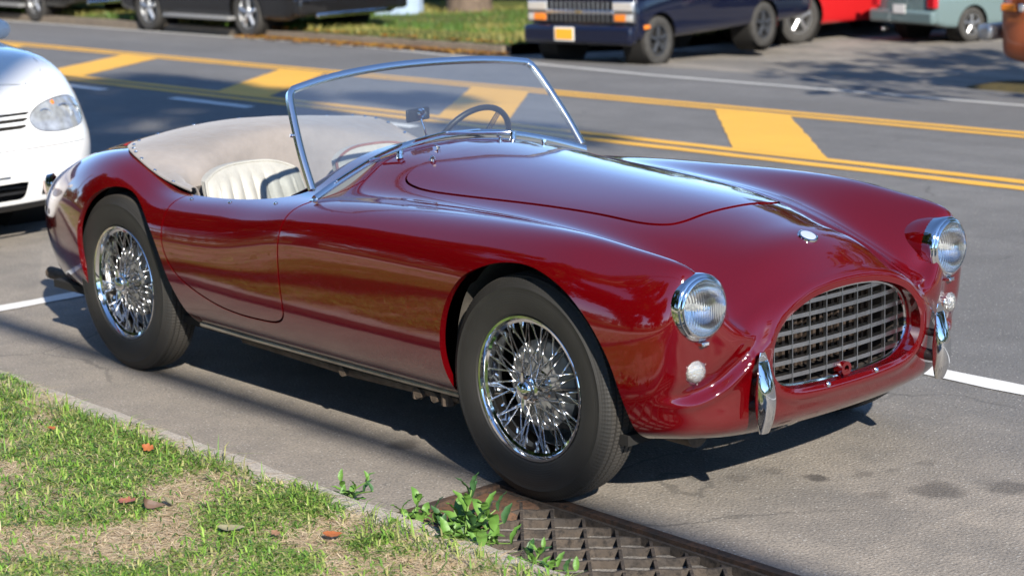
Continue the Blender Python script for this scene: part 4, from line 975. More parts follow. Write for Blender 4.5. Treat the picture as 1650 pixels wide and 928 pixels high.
def vz(x, y): return float(verge_h(np.array([[x, y]]))[0])
LEAVES = [(-.92, -1.42, .070, .045, ML_OR, .25, 3, 'crisp orange leaf standing on the green turf near the kerb', (.5, .2, .6)),
          (-1.34, -1.52, .055, .040, ML_OR, .2, 3, 'small orange leaf at the edge of the scorched patch, nearer the kerb end', (.3, .1, 2.0)),
          (-1.62, -1.62, .050, .034, ML_OR, .15, 0, 'little pale orange leaf on the turf behind the rear tyre', (.2, .3, 1.2)),
          (-.50, -1.735, .105, .060, ML_RD, .12, 3, 'lobed red-brown leaf lying beside the curled dark leaf', (.1, -.1, .4)),
          (-.43, -1.715, .095, .050, ML_DK, .45, 0, 'curled dark dead leaf standing up on the straw', (1.0, .5, 1.5)),
          (-.42, -1.66, .085, .055, ML_GY, .10, 0, 'pale olive leaf propped behind the curled dark leaf', (.8, .2, 2.4)),
          (-.10, -1.66, .120, .055, ML_GY, .10, 0, 'grey-green leaf lying flat on the straw towards the weed', (.15, .05, .9)),
          (-.68, -1.86, .045, .03, ML_DK, .2, 0, 'tiny dark leaf on the edge of a green tuft', (.2, .3, 2.2)),
          (-.90, -2.08, .130, .045, ML_TN, .06, 0, 'flake of tan bark lying in the dry straw', (.05, .05, .2)),
          (.13, -1.50, .085, .05, ML_OR, .15, 0, 'dull orange leaf half hidden in grass below the weed', (.2, .1, 1.1)),
          (.02, -1.60, .05, .03, ML_BR, .2, 3, 'small brown leaf in the shaded grass by the weed', (.3, .2, .3))]
for i, (x, y, L, W, m_, cu, lo, lab, rot) in enumerate(LEAVES):
    o = link('fallen_leaf', leaf_mesh('fallen_leaf', L, W, cu, lo, i), None, m_); o.location = (x, y, vz(x, y)+.024); o.rotation_euler = rot; o.scale = (.75, .55, .8) if i == 4 else (.62, .62, .42)
    tag(o, lab, 'leaf', 'fallen leaves on the verge')
M_WEED = mat('weed_leaf', (.07, .17, .028), .5, col2=(.13, .25, .045), noise=.5, nscale=9, bump=.2, bscale=40); M_WEED2 = mat('dark_weed_leaf', (.03, .085, .025), .5, col2=(.05, .12, .04), noise=.5, nscale=9); M_STEM = mat('weed_stem', (.14, .24, .05), .6)
LEAF_A = leaf_mesh('leaf', .085, .036, -.12, 0, 3, .35); LEAF_B = leaf_mesh('leaf', .085, .036, -.22, 0, 4, .25)
for me_ in (LEAF_A, LEAF_B): me_.materials.append(M_WEED)
LEAF_C = LEAF_A.copy(); LEAF_C.materials.clear(); LEAF_C.materials.append(M_WEED2)
def weed(loc, stems, label, seed, scale=1.0):
    r = random.Random(seed); w = empty('weed', loc); tag(w, label, 'weed')
    for k, (dx, dy, h, nl) in enumerate(stems):
        top = Vector((dx, dy, h)); mid = Vector((dx*.35, dy*.35, h*.55)); b = MB(); pts = spl([(0, 0, -.02), tuple(mid), tuple(top)], 5); b.tube(pts, [.0035*(1-.6*i/len(pts)) for i in range(len(pts))], 6); b.build('stem', M_STEM, w)
        for j in range(nl):
            t = (.25+.75*j/max(1, nl-1)); p = Vector(pts[min(len(pts)-1, int(t*(len(pts)-1)))]); a = j*2.4+k*1.3+r.uniform(-.4, .4); sz = scale*r.uniform(.8, 1.3)*(1.15-.45*t)
            o = link('leaf', r.choice((LEAF_A, LEAF_A, LEAF_B, LEAF_C)), w); el = R_(r.uniform(15, 45)+25*t); q = Vector((math.cos(a)*math.cos(el), math.sin(a)*math.cos(el), math.sin(el)))
            o.scale = (sz, sz, sz); o.rotation_mode = 'QUATERNION'; o.rotation_quaternion = q.to_track_quat('X', 'Z'); o.location = p+q*.040*sz
    return w
weed((.30, -1.20, .05), [(-.02, .05, .155, 9), (.05, .04, .12, 9), (-.10, .06, .085, 8), (.09, .06, .085, 8), (.0, -.06, .05, 9), (-.08, -.03, .05, 8), (.11, -.03, .05, 8), (.03, .09, .10, 8), (-.14, .02, .05, 7), (.15, .03, .05, 7)], 'bushy green weed with pointed leaves growing over the drain grate', 1, .88)
weed((-.28, -1.16, .04), [(.06, .04, .07, 5), (-.05, .02, .05, 4), (.12, .01, .06, 4), (.02, -.03, .03, 4)], 'small sprig of weed at the left corner of the drain grate', 2, .62)
weed((.56, -1.20, .04), [(.02, .03, .08, 7), (-.04, .03, .06, 6), (.08, .02, .05, 6), (.0, -.05, .04, 6), (.14, .03, .05, 5)], 'low leafy weed growing along the kerb right of the bushy one', 3, .6)
weed((.10, -1.22, .05), [(-.02, .05, .09, 6), (.05, .04, .07, 6), (.0, -.06, .04, 5), (-.08, .03, .05, 5)], 'short leafy weed between the sprig and the bushy one', 4, .72)
# ------------------------------------------------------------------ trees, hedge
M_BARK = mat('bark', (.13, .095, .07), .9, noise=.4, nscale=9, bump=.8, bscale=14)
M_LEAF = tint_mat('tree_leaf', .55, .35, .3)
TREEGREEN = np.array([(.05, .10, .018), (.07, .13, .022), (.04, .075, .016), (.10, .13, .03), (.14, .12, .03)])
def leaf_cloud(n, clumps, size, seed, cols=TREEGREEN):
    r = np.random.default_rng(seed); k = r.integers(0, len(clumps), n); c = np.array([q[:3] for q in clumps])[k]; rad = np.array([q[3:6] for q in clumps])[k]
    d = r.normal(size=(n, 3)); d /= np.linalg.norm(d, axis=1, keepdims=True); p = c+d*rad*(r.random((n, 1))**.45)
    u = r.normal(size=(n, 3)); u /= np.linalg.norm(u, axis=1, keepdims=True); v = np.cross(u, r.normal(size=(n, 3))); v /= np.linalg.norm(v, axis=1, keepdims=True)
    s = r.uniform(.6, 1.3, (n, 1))*size
    V = np.stack([p-u*s, p+v*s*.45, p+u*s, p-v*s*.45], 1).reshape(-1, 3); q = np.arange(n*4).reshape(-1, 4)
    C = np.repeat(np.asarray(cols)[r.integers(0, len(cols), n)]*r.uniform(.7, 1.3, (n, 1)), 4, 0); return V, q, C
def tree(loc, h, rtr, crown_c, crown_r, label, seed, n=6000, leaf=.16, nclump=26, group='trees along the street', cols=TREEGREEN):
    """crown_c relative to loc; crown_r semi-axes"""
    r = random.Random(seed); t = empty('street_tree', loc); tag(t, label, 'tree', group)
    top = Vector((crown_c[0]*.9, crown_c[1]*.9, crown_c[2]+crown_r[2]*.3)); b = MB(); pts = spl([(0, 0, -.2), (crown_c[0]*.1, crown_c[1]*.1, h*.25), (crown_c[0]*.45, crown_c[1]*.45, crown_c[2]-crown_r[2]*.6), tuple(top)], 5)
    rr = [max(.04, rtr*(1.25 if i == 0 else 1)*(1-.85*i/len(pts))) for i in range(len(pts))]; b.tube(pts, rr, 12); cl = []
    for k in range(nclump):
        while True:
            q = Vector((r.uniform(-1, 1), r.uniform(-1, 1), r.uniform(-1, 1)))
            if q.length < 1: break
        c = Vector((crown_c[0]+q.x*crown_r[0], crown_c[1]+q.y*crown_r[1], crown_c[2]+q.z*crown_r[2])); s = r.uniform(.18, .34)
        cl.append((*c, crown_r[0]*s, crown_r[1]*s, crown_r[2]*s*.8))
        if k < 11:
            a = Vector(pts[int(len(pts)*r.uniform(.5, .95))]); m = (a+c)/2+Vector((0, 0, .25)); b.tube([a, m, c], [rtr*.30, rtr*.18, .02], 6)
    b.build('trunk', M_BARK, t)
    V, q, C = leaf_cloud(n, cl, leaf, seed, cols); link('crown', mesh_np('crown', V, q, None, C), t, M_LEAF, smooth=False); return t
tree((-20.0, 15.8, -.55), 5.4, .42, (-.4, .3, 3.9), (2.6, 2.6, 1.5), 'thick pale trunk on the grass verge across the road', 1, 5000)
tree((1.5, 12.4, -.45), 9, .26, (.3, -3.2, 5.6), (3.4, 2.8, 2.4), 'leafy tree leaning over the lot entrance, right of the van', 2, 2600, .17, 40)
tree((-4.5, 21, -.52), 13, .40, (0, 0, 8.5), (4.6, 4.0, 4.6), 'tall dense tree behind the parking lot', 3, 8000, .2)
tree((3.5, 20, -.52), 13, .40, (0, 0, 8.5), (4.2, 4.0, 4.8), 'tall tree across the road, rightmost behind the lot', 4, 8000, .2)
tree((-14.8, 24.2, -.52), 10, .3, (0, 0, 6.0), (3.6, 3.4, 4.2), 'low spreading tree behind the red pickup', 8, 6000, .2)
tree((-6.5, 30, -.52), 12, .40, (0, 0, 7.5), (5, 4.0, 4.2), 'broad tree far behind the parked wagon', 5, 6000, .22)
tree((12.5, -6.8, .08), 9, .22, (-.2, .2, 5.6), (2.2, 1.9, 1.5), 'young tree on the near verge beside the photographer', 6, 6000, .13)
tree((12.5, -9.6, .08), 17, .42, (-1.7, 4.3, 13.2), (3.0, 2.2, 2.4), 'tall leaning tree behind the sidewalk', 7, 6000, .17)
for i, (x, y) in enumerate(((-19, -9.5), (-12.5, -8.8), (-7, -9.6), (-1.5, -13), (5, -15), (-27, -10))):
    tree((x, y, .06), 12, .34, (0, 0, 7.4 if i != 4 else 4.6), (4.2, 2.9, 6.4 if i != 4 else 3.8), ['bushy tree at the back of the near lawn, well behind the rear tyre', 'second bushy tree along the back of the near lawn', 'middle bushy tree along the back of the near lawn', 'fourth bushy tree along the back of the near lawn', 'bushy tree at the back of the lawn nearest the sun', 'farthest bushy tree along the back of the near lawn'][i], 30+i, 10000, .34, 44, group='trees behind the near lawn')
tree((13, 17, -.52), 9, .3, (0, 0, 5.2), (4.4, 3.6, 4.2), 'round tree across the road, beyond the orange truck', 51, 6000, .24)
tree((22, 14.5, -.4), 9, .3, (0, 0, 5.0), (4.4, 3.6, 4.2), 'round tree across the road, farthest along', 52, 6000, .24)
# unseen tree belt all round, added to mask the bright horizon in reflections
r = random.Random(8); cl = []
for k in range(190):
    a = 2*math.pi*k/190+r.uniform(-.02, .02); d = r.uniform(75, 95); hh = r.uniform(4.5, 8.5)
    if math.cos(a-math.atan2(SUN.y, SUN.x)) > .93: hh *= .6
    cl += [(d*math.cos(a), d*math.sin(a), hh*.3, 3.2, 3.2, hh*.45), (d*math.cos(a), d*math.sin(a), hh*.75, 2.6, 2.6, hh*.35)]
V, q, C = leaf_cloud(42000, cl, .75, 91, TREEGREEN*.8); tag(link('horizon_mask_trees', mesh_np('horizon_mask_trees', V, q, None, C), None, M_LEAF, smooth=False), 'added distant tree belt masking the bright horizon around the street', 'woods', kind='stuff')
hd = empty('hedge', (-24, 18.2, -.52)); tag(hd, 'dark clipped hedge behind the far grass verge', 'hedge')
MB().box((0, 0, .8), (17, .9, 1.5)).build('hedge_core', mat('hedge_dark', (.012, .018, .008), .9), hd, smooth=False)
r = random.Random(5); V, q, C = leaf_cloud(9000, [(r.uniform(-8.6, 8.6), r.uniform(-.3, .3), r.uniform(.2, 1.6), .5, .35, .35) for _ in range(120)], .07, 77, TREEGREEN*.7); link('foliage', mesh_np('foliage', V, q, None, C), hd, M_LEAF, smooth=False)
# far verge: mound of grass, kerb, fallen leaves
fv = MB(); V = []; F = []; xs = np.linspace(-60, -13.7, 60); ys = [11.08, 11.3, 12.2, 13.6, 15.5, 19.5]
for x in xs:
    for y in ys: V.append((x, y, gz(y)+.10+(0 if y < 11.2 else .05+.06*math.sin(x*.9)*math.sin(y))))
for i in range(len(xs)-1):
    for k in range(5): F.append((i*6+k, i*6+6+k, i*6+7+k, i*6+1+k))
o = fv.add(V, F).build('far_verge', M_LAWN, None); o['kind'] = 'structure'
b = MB(); b.box((-36.8, 11.02, gz(11)+.02), (46.4, .14, .18)); o = b.build('far_kerb', soil_mat('old_kerb', (.24, .20, .16), (.30, .25, .19), (.15, .12, .09)), None, smooth=False); o['kind'] = 'structure'
rr = np.random.default_rng(9); n = 26000; P = np.column_stack([rr.uniform(-30, -13.6, n), rr.uniform(11.1, 16.5, n)]); a = rr.uniform(0, 6.28, n); h = rr.uniform(.05, .12, n); z = np.array([gz(y)+.13 for y in P[:, 1]])
V = np.stack([np.column_stack([P[:, 0]-.012*np.cos(a), P[:, 1]-.012*np.sin(a), z]), np.column_stack([P[:, 0]+.012*np.cos(a), P[:, 1]+.012*np.sin(a), z]), np.column_stack([P[:, 0]+.05*np.sin(a), P[:, 1]+.05*np.cos(a), z+h])], 1).reshape(-1, 3)
dry = (fbm(P, .7, 3) > .5)[:, None]; C = np.repeat(np.where(dry, np.array([[.27, .25, .07]]), np.array([[.09, .17, .03]]))*rr.uniform(.7, 1.3, (n, 1)), 3, 0)
tag(link('far_grass', mesh_np('far_grass', V, None, np.arange(n*3).reshape(-1, 3), C), None, M_GRASS, smooth=False), 'mown grass on the verge across the road', 'grass', kind='stuff')
n = 1600; P = np.column_stack([rr.uniform(-19, -13.5, n), 10.86+np.abs(rr.normal(0, .16, n))*rr.choice([-1, .6], n)]); z = np.array([gz(y)+(.02 if y < 11 else .14) for y in P[:, 1]]); a = rr.uniform(0, 6.28, n); s = rr.uniform(.02, .045, n)
c4 = [np.column_stack([P[:, 0]+s*np.cos(a+k*1.57), P[:, 1]+s*np.sin(a+k*1.57), z+rr.uniform(0, .03, n)]) for k in range(4)]
tag(link('leaf_litter', mesh_np('leaf_litter', np.stack(c4, 1).reshape(-1, 3), np.arange(n*4).reshape(-1, 4), None, np.repeat(np.array([(.45, .25, .04), (.38, .18, .03), (.25, .12, .05)])[rr.integers(0, 3, n)], 4, 0)), None, M_GRASS, smooth=False), 'yellow fallen leaves drifted along the far kerb', 'leaves', kind='stuff')
# island of grass and leaves on the right by the orange truck
b = MB(); b.lathe([(0, .07), (.9, .06), (1.2, .0)], 30, axis='z', c=(-5.9, 11.25, gz(11.2))); b.V = [(x, 11.25+(y-11.25)*.32, z) for x, y, z in b.V]; o = b.build('grass_island', soil_mat('island_soil', (.09, .08, .04), (.16, .12, .05), (.05, .045, .03)), None); o['kind'] = 'structure'
# pale blue board standing on the far verge
sg = empty('signboard', (-20.5, 14.75, -.50)); tag(sg, 'pale blue board standing on the far grass verge', 'board'); sg.rotation_euler = (0, 0, R_(40))
b = MB(); b.box((0, 0, .62), (.72, .03, 1.2), Matrix.Rotation(R_(-12), 3, 'X')); b.build('panel', mat('pale_blue_paint', (.30, .39, .52), .5, noise=.15, nscale=4), sg, smooth=False)
b = MB(); b.box((0, .3, .6), (.66, .03, 1.2), Matrix.Rotation(R_(14), 3, 'X')); b.build('rear_panel', mat('pale_blue_paint_back', (.28, .36, .48), .5), sg, smooth=False)
# overhead cable along the verge; its shadow lies along the gutter
cb = empty('utility_line', (0, -5.20, .06)); tag(cb, 'overhead cable on wooden poles along the near verge', 'utility line')
b = MB(); b.tube([(-26, 0, 6.85), (-13, 0, 6.62), (0, 0, 6.55), (13, 0, 6.62), (26, 0, 6.85)], .035, 8); b.tube([(-26, .10, 6.75), (0, .10, 6.46), (26, .10, 6.75)], .018, 6); b.build('cable', M_BLACKP, cb)
for x in (-26, 26):
    b = MB(); b.tube([(x, -.15, -.3), (x, -.15, 8.5)], [.16, .11], 12); b.box((x, -.05, 6.8), (.12, .3, .12)); b.build('pole', mat('pole_wood', (.15, .11, .08), .9, noise=.3, nscale=6), cb)
# ------------------------------------------------------------------ other vehicles
def veh(name, label, cat_, loc, rz, rows, W, axles, tr, tw, paint, hubm, win=None, screens=(), group='vehicles parked around the street', arch=1.16, rimr=.62):
    """rows: (x, z_bottom, z_shoulder, z_top, half-width at shoulder, half-width at top), nose towards +x; ends closed"""
    v = empty(name, loc, rz); tag(v, label, cat_, group); D = []
    def sec(x, zb, zs, zt, wb, wt):
        return [(x, wb*.82, zb), (x, wb*.955, zb+.025), (x, wb*.99, zb+.30*(zs-zb)), (x, wb, zb+.68*(zs-zb)), (x, wb*.975, zs), (x, wt+(wb-wt)*.42, zs+(zt-zs)*.5), (x, wt, zt-.03*min(1, (zt-zs)*4)), (x, wt*.72, zt), (x, 0, zt+.02)]
    S = [sec(*r_) for r_ in rows]
    def close(s, dx):
        zc = [p[2] for p in s]; out = []
        mid = [(x+dx, y*.70, z+(sum(zc)/9-z)*.05) for x, y, z in s]; cen = [(x+dx*1.25, 0.0, z+(sum(zc)/9-z)*.08) for x, y, z in s]; return [mid, cen]
    a = close(S[0], -.07); b_ = close(S[-1], .07); D = [a[1], a[0]]+S+[b_[0], b_[1]]
    G = patch(np.array(D, float), 6, 6, 'mir', 'mir', 'lin', 'mir', 2); V, N, F = grid_mesh(G); N = -N; F = [tuple(reversed(q)) for q in F]
    ar = lambda P: np.min([np.hypot(P[:, 0]-ax, P[:, 2]-tr)-tr*arch for ax in axles], 0)
    V, N, F, _ = clip(V, N, F, np.where(np.abs(V[:, 1]) > W*.22, ar(V), 9.0))
    parts = []
    for poly in (win or []):
        f = np.where(np.abs(V[:, 1]) > W*.25, sdf(poly, V[:, [0, 2]]), 9.0); parts.append(clip(V, N, F, -f)[:3]); V, N, F, _ = clip(V, N, F, f)
    for poly, zmin in screens:
        f = np.where(V[:, 2] > zmin, sdf(poly, V[:, :2]), 9.0); parts.append(('s',)+tuple(clip(V, N, F, -f)[:3])); V, N, F, _ = clip(V, N, F, f)
    surf_obj('body', *both(V, N, F), paint, v)
    for p in parts:
        if p[0] is not None and isinstance(p[0], str):
            if len(p[3]): surf_obj('windscreen', *both(*p[1:]), M_CARGLASS, v)
        elif len(p[2]): surf_obj('window', *p, M_CARGLASS, v); surf_obj('window', *mirror(*p), M_CARGLASS, v)
    x0, x1 = rows[0][0], rows[-1][0]; zb = min(r_[1] for r_ in rows)
    MB().box(((x0+x1)/2, 0, zb+.10), ((x1-x0)*.92, W*.80, .12)).build('underbody', M_DARK, v, smooth=False)
    for ax in axles:
        for s in (-1, 1):
            MB().lathe([(tr*arch*1.02, s*W*.47), (tr*arch*1.02, s*W*.30), (.02, s*W*.30)], 28, c=(ax, 0, tr)).build('wheel_well', M_DARK, v)
            w = empty('wheel', (ax, s*(W/2-tw/2-.02), tr), 0 if s < 0 else math.pi); w.parent = v
            MB().lathe([(tr*rimr, -tw*.38), (tr*.72, -tw*.48), (tr*.90, -tw*.48), (tr*.98, -tw*.38), (tr, -tw*.2), (tr, tw*.2), (tr*.98, tw*.4), (tr*.7, tw*.48), (tr*rimr, tw*.4)], 40).build('tyre', M_TYRE2, w)
            rb = MB(); rb.lathe([(tr*rimr*1.01, -tw*.40), (tr*rimr*.95, -tw*.40), (tr*rimr*.90, -tw*.26), (tr*rimr*.88, tw*.2)], 36); rb.lathe([(0, -tw*.36), (tr*.13, -tw*.34), (tr*.17, -tw*.26)], 20)
            for k in range(5):
                a_ = 2*math.pi*k/5+.3; ca, sa = math.cos(a_), math.sin(a_); rb.tube([(tr*.12*ca, -tw*.30, tr*.12*sa), (tr*rimr*.92*ca, -tw*.33, tr*rimr*.92*sa)], [tr*.10, tr*.085], 8)
            rb.build('rim', hubm, w); MB().lathe([(0, -tw*.12), (tr*rimr*.9, -tw*.12)], 24).build('brake_disc', M_DARK, w)
    return v
M_CARGLASS = mat('tinted_car_glass', (.015, .018, .02), .03, 0, coat=.5, spec=.8); M_TYRE2 = mat('road_tyre', (.045, .043, .04), .8, noise=.3, nscale=12); M_ALLOY = mat('alloy_wheel', (.55, .56, .57), .3, .9); M_STEELW = mat('dark_steel_wheel', (.06, .065, .075), .45, .5)
M_REDL = mat('red_lamp', (.45, .012, .02), .15, coat=.8); M_AMB = mat('amber_lamp', (.70, .20, .02), .2, coat=.6); M_CLRL = mat('clear_lamp', (.72, .71, .68), .12, .5, coat=.8); M_PLATE = mat('orange_plate', (.80, .36, .03), .5); M_PLATEW = mat('white_plate', (.7, .7, .68), .5)
def bx(v, name, c, d, m_, bev=.012, rot=None): return MB().box(c, d, rot).build(name, m_, v, smooth=True, bevel=min(bev, min(d)*.45))
def car_rows(L, H, zb, belt, hood, W, f=.30, r=.24):
    h = L/2; return [(-h+.07, zb+.12, belt*.92, belt+.06, W*.44, W*.38), (-h+.22, zb+.04, belt, belt+.12, W*.475, W*.40), (-h+.10+L*r*.5, zb, belt, H*.80, W*.495, W*.36), (-h+L*r, zb, belt, H*.97, W*.5, W*.36), (0, zb, belt*.98, H, W*.5, W*.37), (L*.13, zb, belt*.97, H*.95, W*.5, W*.36), (h-L*f, zb, belt*.95, hood+.04, W*.495, W*.42), (h-L*.14, zb+.01, hood*.90, hood-.01, W*.485, W*.42), (h-.20, zb+.03, hood*.84, hood-.07, W*.465, W*.40), (h-.07, zb+.08, hood*.76, hood-.16, W*.43, W*.36)]
def side_win(L, H, belt): h = L/2; return [np.array([(-h*.66, belt+.05), (h*.30, belt+.05), (h*.10, H-.12), (-h*.50, H-.12)]), ]
# black SUV: rear towards +x in the street, so it is turned round
def suv(name, label, loc, rz, L, W, H, axles, paint, tr=.38):
    h = L/2; rows = [(-h+.06, .34, 1.02, 1.40, W*.46, W*.40), (-h+.22, .28, 1.05, H-.05, W*.49, W*.40), (-h+.6, .26, 1.05, H, W*.5, W*.40), (0, .26, 1.04, H, W*.5, W*.40), (h*.25, .26, 1.03, H-.05, W*.5, W*.40), (h*.50, .26, 1.02, 1.16, W*.5, W*.43), (h-.35, .28, .96, 1.08, W*.49, W*.43), (h-.06, .34, .88, 1.0, W*.46, W*.41)]
    v = veh(name, label, 'SUV', loc, rz, rows, W, axles, tr, .24, paint, M_ALLOY, [np.array([(-h*.85, 1.12), (h*.32, 1.12), (h*.14, H-.12), (-h*.80, H-.12)])])
    bx(v, 'rear_bumper', (-h-.02, 0, .46), (.16, W*.96, .26), paint, .05); bx(v, 'bumper_trim', (-h-.09, .05, .33), (.06, W*.62, .065), M_CHROME, .02)
    bx(v, 'running_board', (-.05, -W/2-.02, .27), (1.75, .16, .05), mat('grey_board', (.22, .22, .22), .5)); bx(v, 'running_board', (-.05, W/2+.02, .27), (1.75, .16, .05), mat('grey_board_b', (.22, .22, .22), .5))
    for s in (-1, 1): bx(v, 'tail_lamp', (-h+.02, s*W*.44, .98), (.10, .14, .34), M_REDL); bx(v, 'reflector', (-h-.07, s*W*.42, .52), (.06, .10, .05), M_CLRL)
    for s in (-1, 1): bx(v, 'headlamp', (h-.10, s*W*.38, .82), (.12, .26, .16), M_CLRL)
    return v
P_BLACK = paint_mat('black_paint', (.010, .010, .011), .3); P_NAVY = paint_mat('navy_paint', (.004, .006, .020), .3); P_RED = paint_mat('red_paint', (.42, .012, .014), .35); P_GREEN = paint_mat('grey_green_paint', (.13, .185, .19), .35); P_TAN = paint_mat('tan_paint', (.30, .245, .18), .4); P_RUST = paint_mat('rust_orange_paint', (.34, .085, .028), .45); P_WHITE = paint_mat('white_paint', (.72, .72, .71), .35)
zS = gz(11.2)
suv('black_suv', 'black SUV with alloy wheels parked on the far kerb', (-20.12, 11.80, gz(11.0)), math.pi, 4.75, 1.95, 1.80, (-1.21, 1.46), P_BLACK, .345)
suv('dark_suv', 'dark SUV parked ahead of the black one with the chrome trim', (-26.5, 11.85, gz(11.0)), math.pi, 4.75, 1.9, 1.8, (-1.21, 1.46), paint_mat('charcoal_paint', (.018, .017, .015), .35), .345)
suv('passing_suv', 'dark SUV driving off at the far left of the road', (-28.9, 9.3, gz(9.4)), math.pi, 4.8, 1.9, 1.8, (-1.62, 1.5), P_BLACK, .38)
# navy van facing the street
h = 2.4; W = 1.96
rows = [(-h+.05, .45, 1.1, 1.55, W*.47, W*.42), (-h+.2, .38, 1.1, 1.86, W*.5, W*.43), (-1.2, .36, 1.1, 1.9, W*.5, W*.43), (.3, .36, 1.08, 1.9, W*.5, W*.43), (.85, .36, 1.06, 1.80, W*.5, W*.42), (1.55, .36, 1.02, 1.16, W*.5, W*.44), (2.1, .36, .95, 1.04, W*.495, W*.45), (h-.06, .38, .90, .99, W*.48, W*.44)]
van = veh('van', 'navy blue van with chrome-barred grille pulling out of the lot', 'van', (-12.335, 12.65, gz(11.4)-.01), R_(-80), rows, W, (-.98, 1.84), .345, .21, P_NAVY, M_STEELW, [np.array([(-h*.9, 1.16), (.95, 1.16), (.75, 1.74), (-h*.86, 1.74)])])
van.scale = (.79, .79, .79)
bx(van, 'front_bumper', (h+.06, 0, .46), (.20, W*.98, .27), P_NAVY, .06)
bx(van, 'licence_plate', (h+.168, -.20, .47), (.014, .31, .155), M_PLATE, .004); bx(van, 'plate_frame', (h+.163, -.20, .47), (.012, .35, .195), M_PLATEW, .004)
MB().box((h+.035, 0, .78), (.03, 1.16, .30)).build('grille_back', M_BLACKP, van, smooth=False)
bx(van, 'grille_crossbar', (h+.06, 0, .775), (.04, 1.20, .065), M_CHROME, .015)
for k in range(-6, 7): bx(van, 'grille_bar', (h+.05, k*.082, .78), (.02, .016, .28), M_STEEL, .003)
bx(van, 'emblem', (h+.085, 0, .78), (.012, .11, .035), mat('gold_emblem', (.6, .42, .12), .3, .9), .003)
for s in (-1, 1):
    bx(van, 'headlamp_bezel', (h+.02, s*.755, .78), (.06, .38, .31), M_STEEL, .02)
    bx(van, 'headlamp', (h+.052, s*.755, .86), (.03, .34, .12), M_CLRL); bx(van, 'turn_lamp', (h+.052, s*.72, .70), (.03, .22, .10), M_AMB); bx(van, 'park_lamp', (h+.052, s*.86, .70), (.03, .12, .10), M_CLRL); bx(van, 'side_marker', (h-.22, s*(W/2-.005), .56), (.14, .03, .06), M_AMB)
bx(van, 'wiper_cowl', (1.05, 0, 1.16), (.1, 1.3, .03), M_BLACKP)
# cars in the lot, seen from behind
def lot_car(name, label, loc, rz, L, W, H, paint, axles, tr, cat_='car'):
    v = veh(name, label, cat_, loc, rz, car_rows(L, H, .26, .86, .95, W), W, axles, tr, .2, paint, M_ALLOY, side_win(L, H, .86))
    bx(v, 'rear_bumper', (-L/2-.01, 0, .48), (.16, W*.96, .24), paint if name != 'red_pickup' else mat('grey_bumper', (.25, .27, .30), .4, .6), .05); bx(v, 'licence_plate', (-L/2-.098, 0, .62 if name == 'wagon' else .50), (.014, .32, .16), M_PLATEW, .004)
    for s in (-1, 1): bx(v, 'tail_lamp', (-L/2+.03, s*W*.42, .76), (.12, .18, .22), M_REDL); bx(v, 'headlamp', (L/2-.10, s*W*.36, .66), (.12, .30, .14), M_CLRL)
    v.scale = (.82, .82, .82); bx(v, 'exhaust', (-L/2-.02, W*.25, .24), (.2, .06, .06), M_STEEL, .02); return v
zl = gz(20)
lot_car('red_pickup', 'red pickup with grey bumper parked in the lot behind the van', (-13.15, 16.5, zl), R_(82), 4.9, 1.8, 1.7, P_RED, (-1.45, 1.5), .40, 'pickup')
wg = lot_car('wagon', 'grey-green wagon with white plate parked beside the red pickup', (-11.2, 17.45, zl), R_(80), 4.5, 1.75, 1.45, P_GREEN, (-1.35, 1.35), .31)
wg.scale = (.70, .70, .70)
lot_car('tan_car', 'tan car parked beyond the grey-green wagon', (-10.1, 19.4, zl), R_(150), 4.6, 1.75, 1.42, P_TAN, (-1.4, 1.35), .31)
v = suv('orange_truck', 'rust orange truck with pale bumper entering at the right edge', (-4.05, 11.95, gz(11.5)), math.pi, 5.2, 1.95, 1.9, (-1.6, 1.55), P_RUST, .42); v['category'] = 'truck'
bx(v, 'front_bumper', (2.70, 0, .56), (.16, 1.95, .15), mat('pale_bumper', (.55, .52, .48), .35, .7), .04); bx(v, 'side_marker', (2.42, .985, .80), (.16, .03, .07), M_AMB); bx(v, 'side_lamp', (2.28, .985, .80), (.06, .03, .07), M_CLRL)
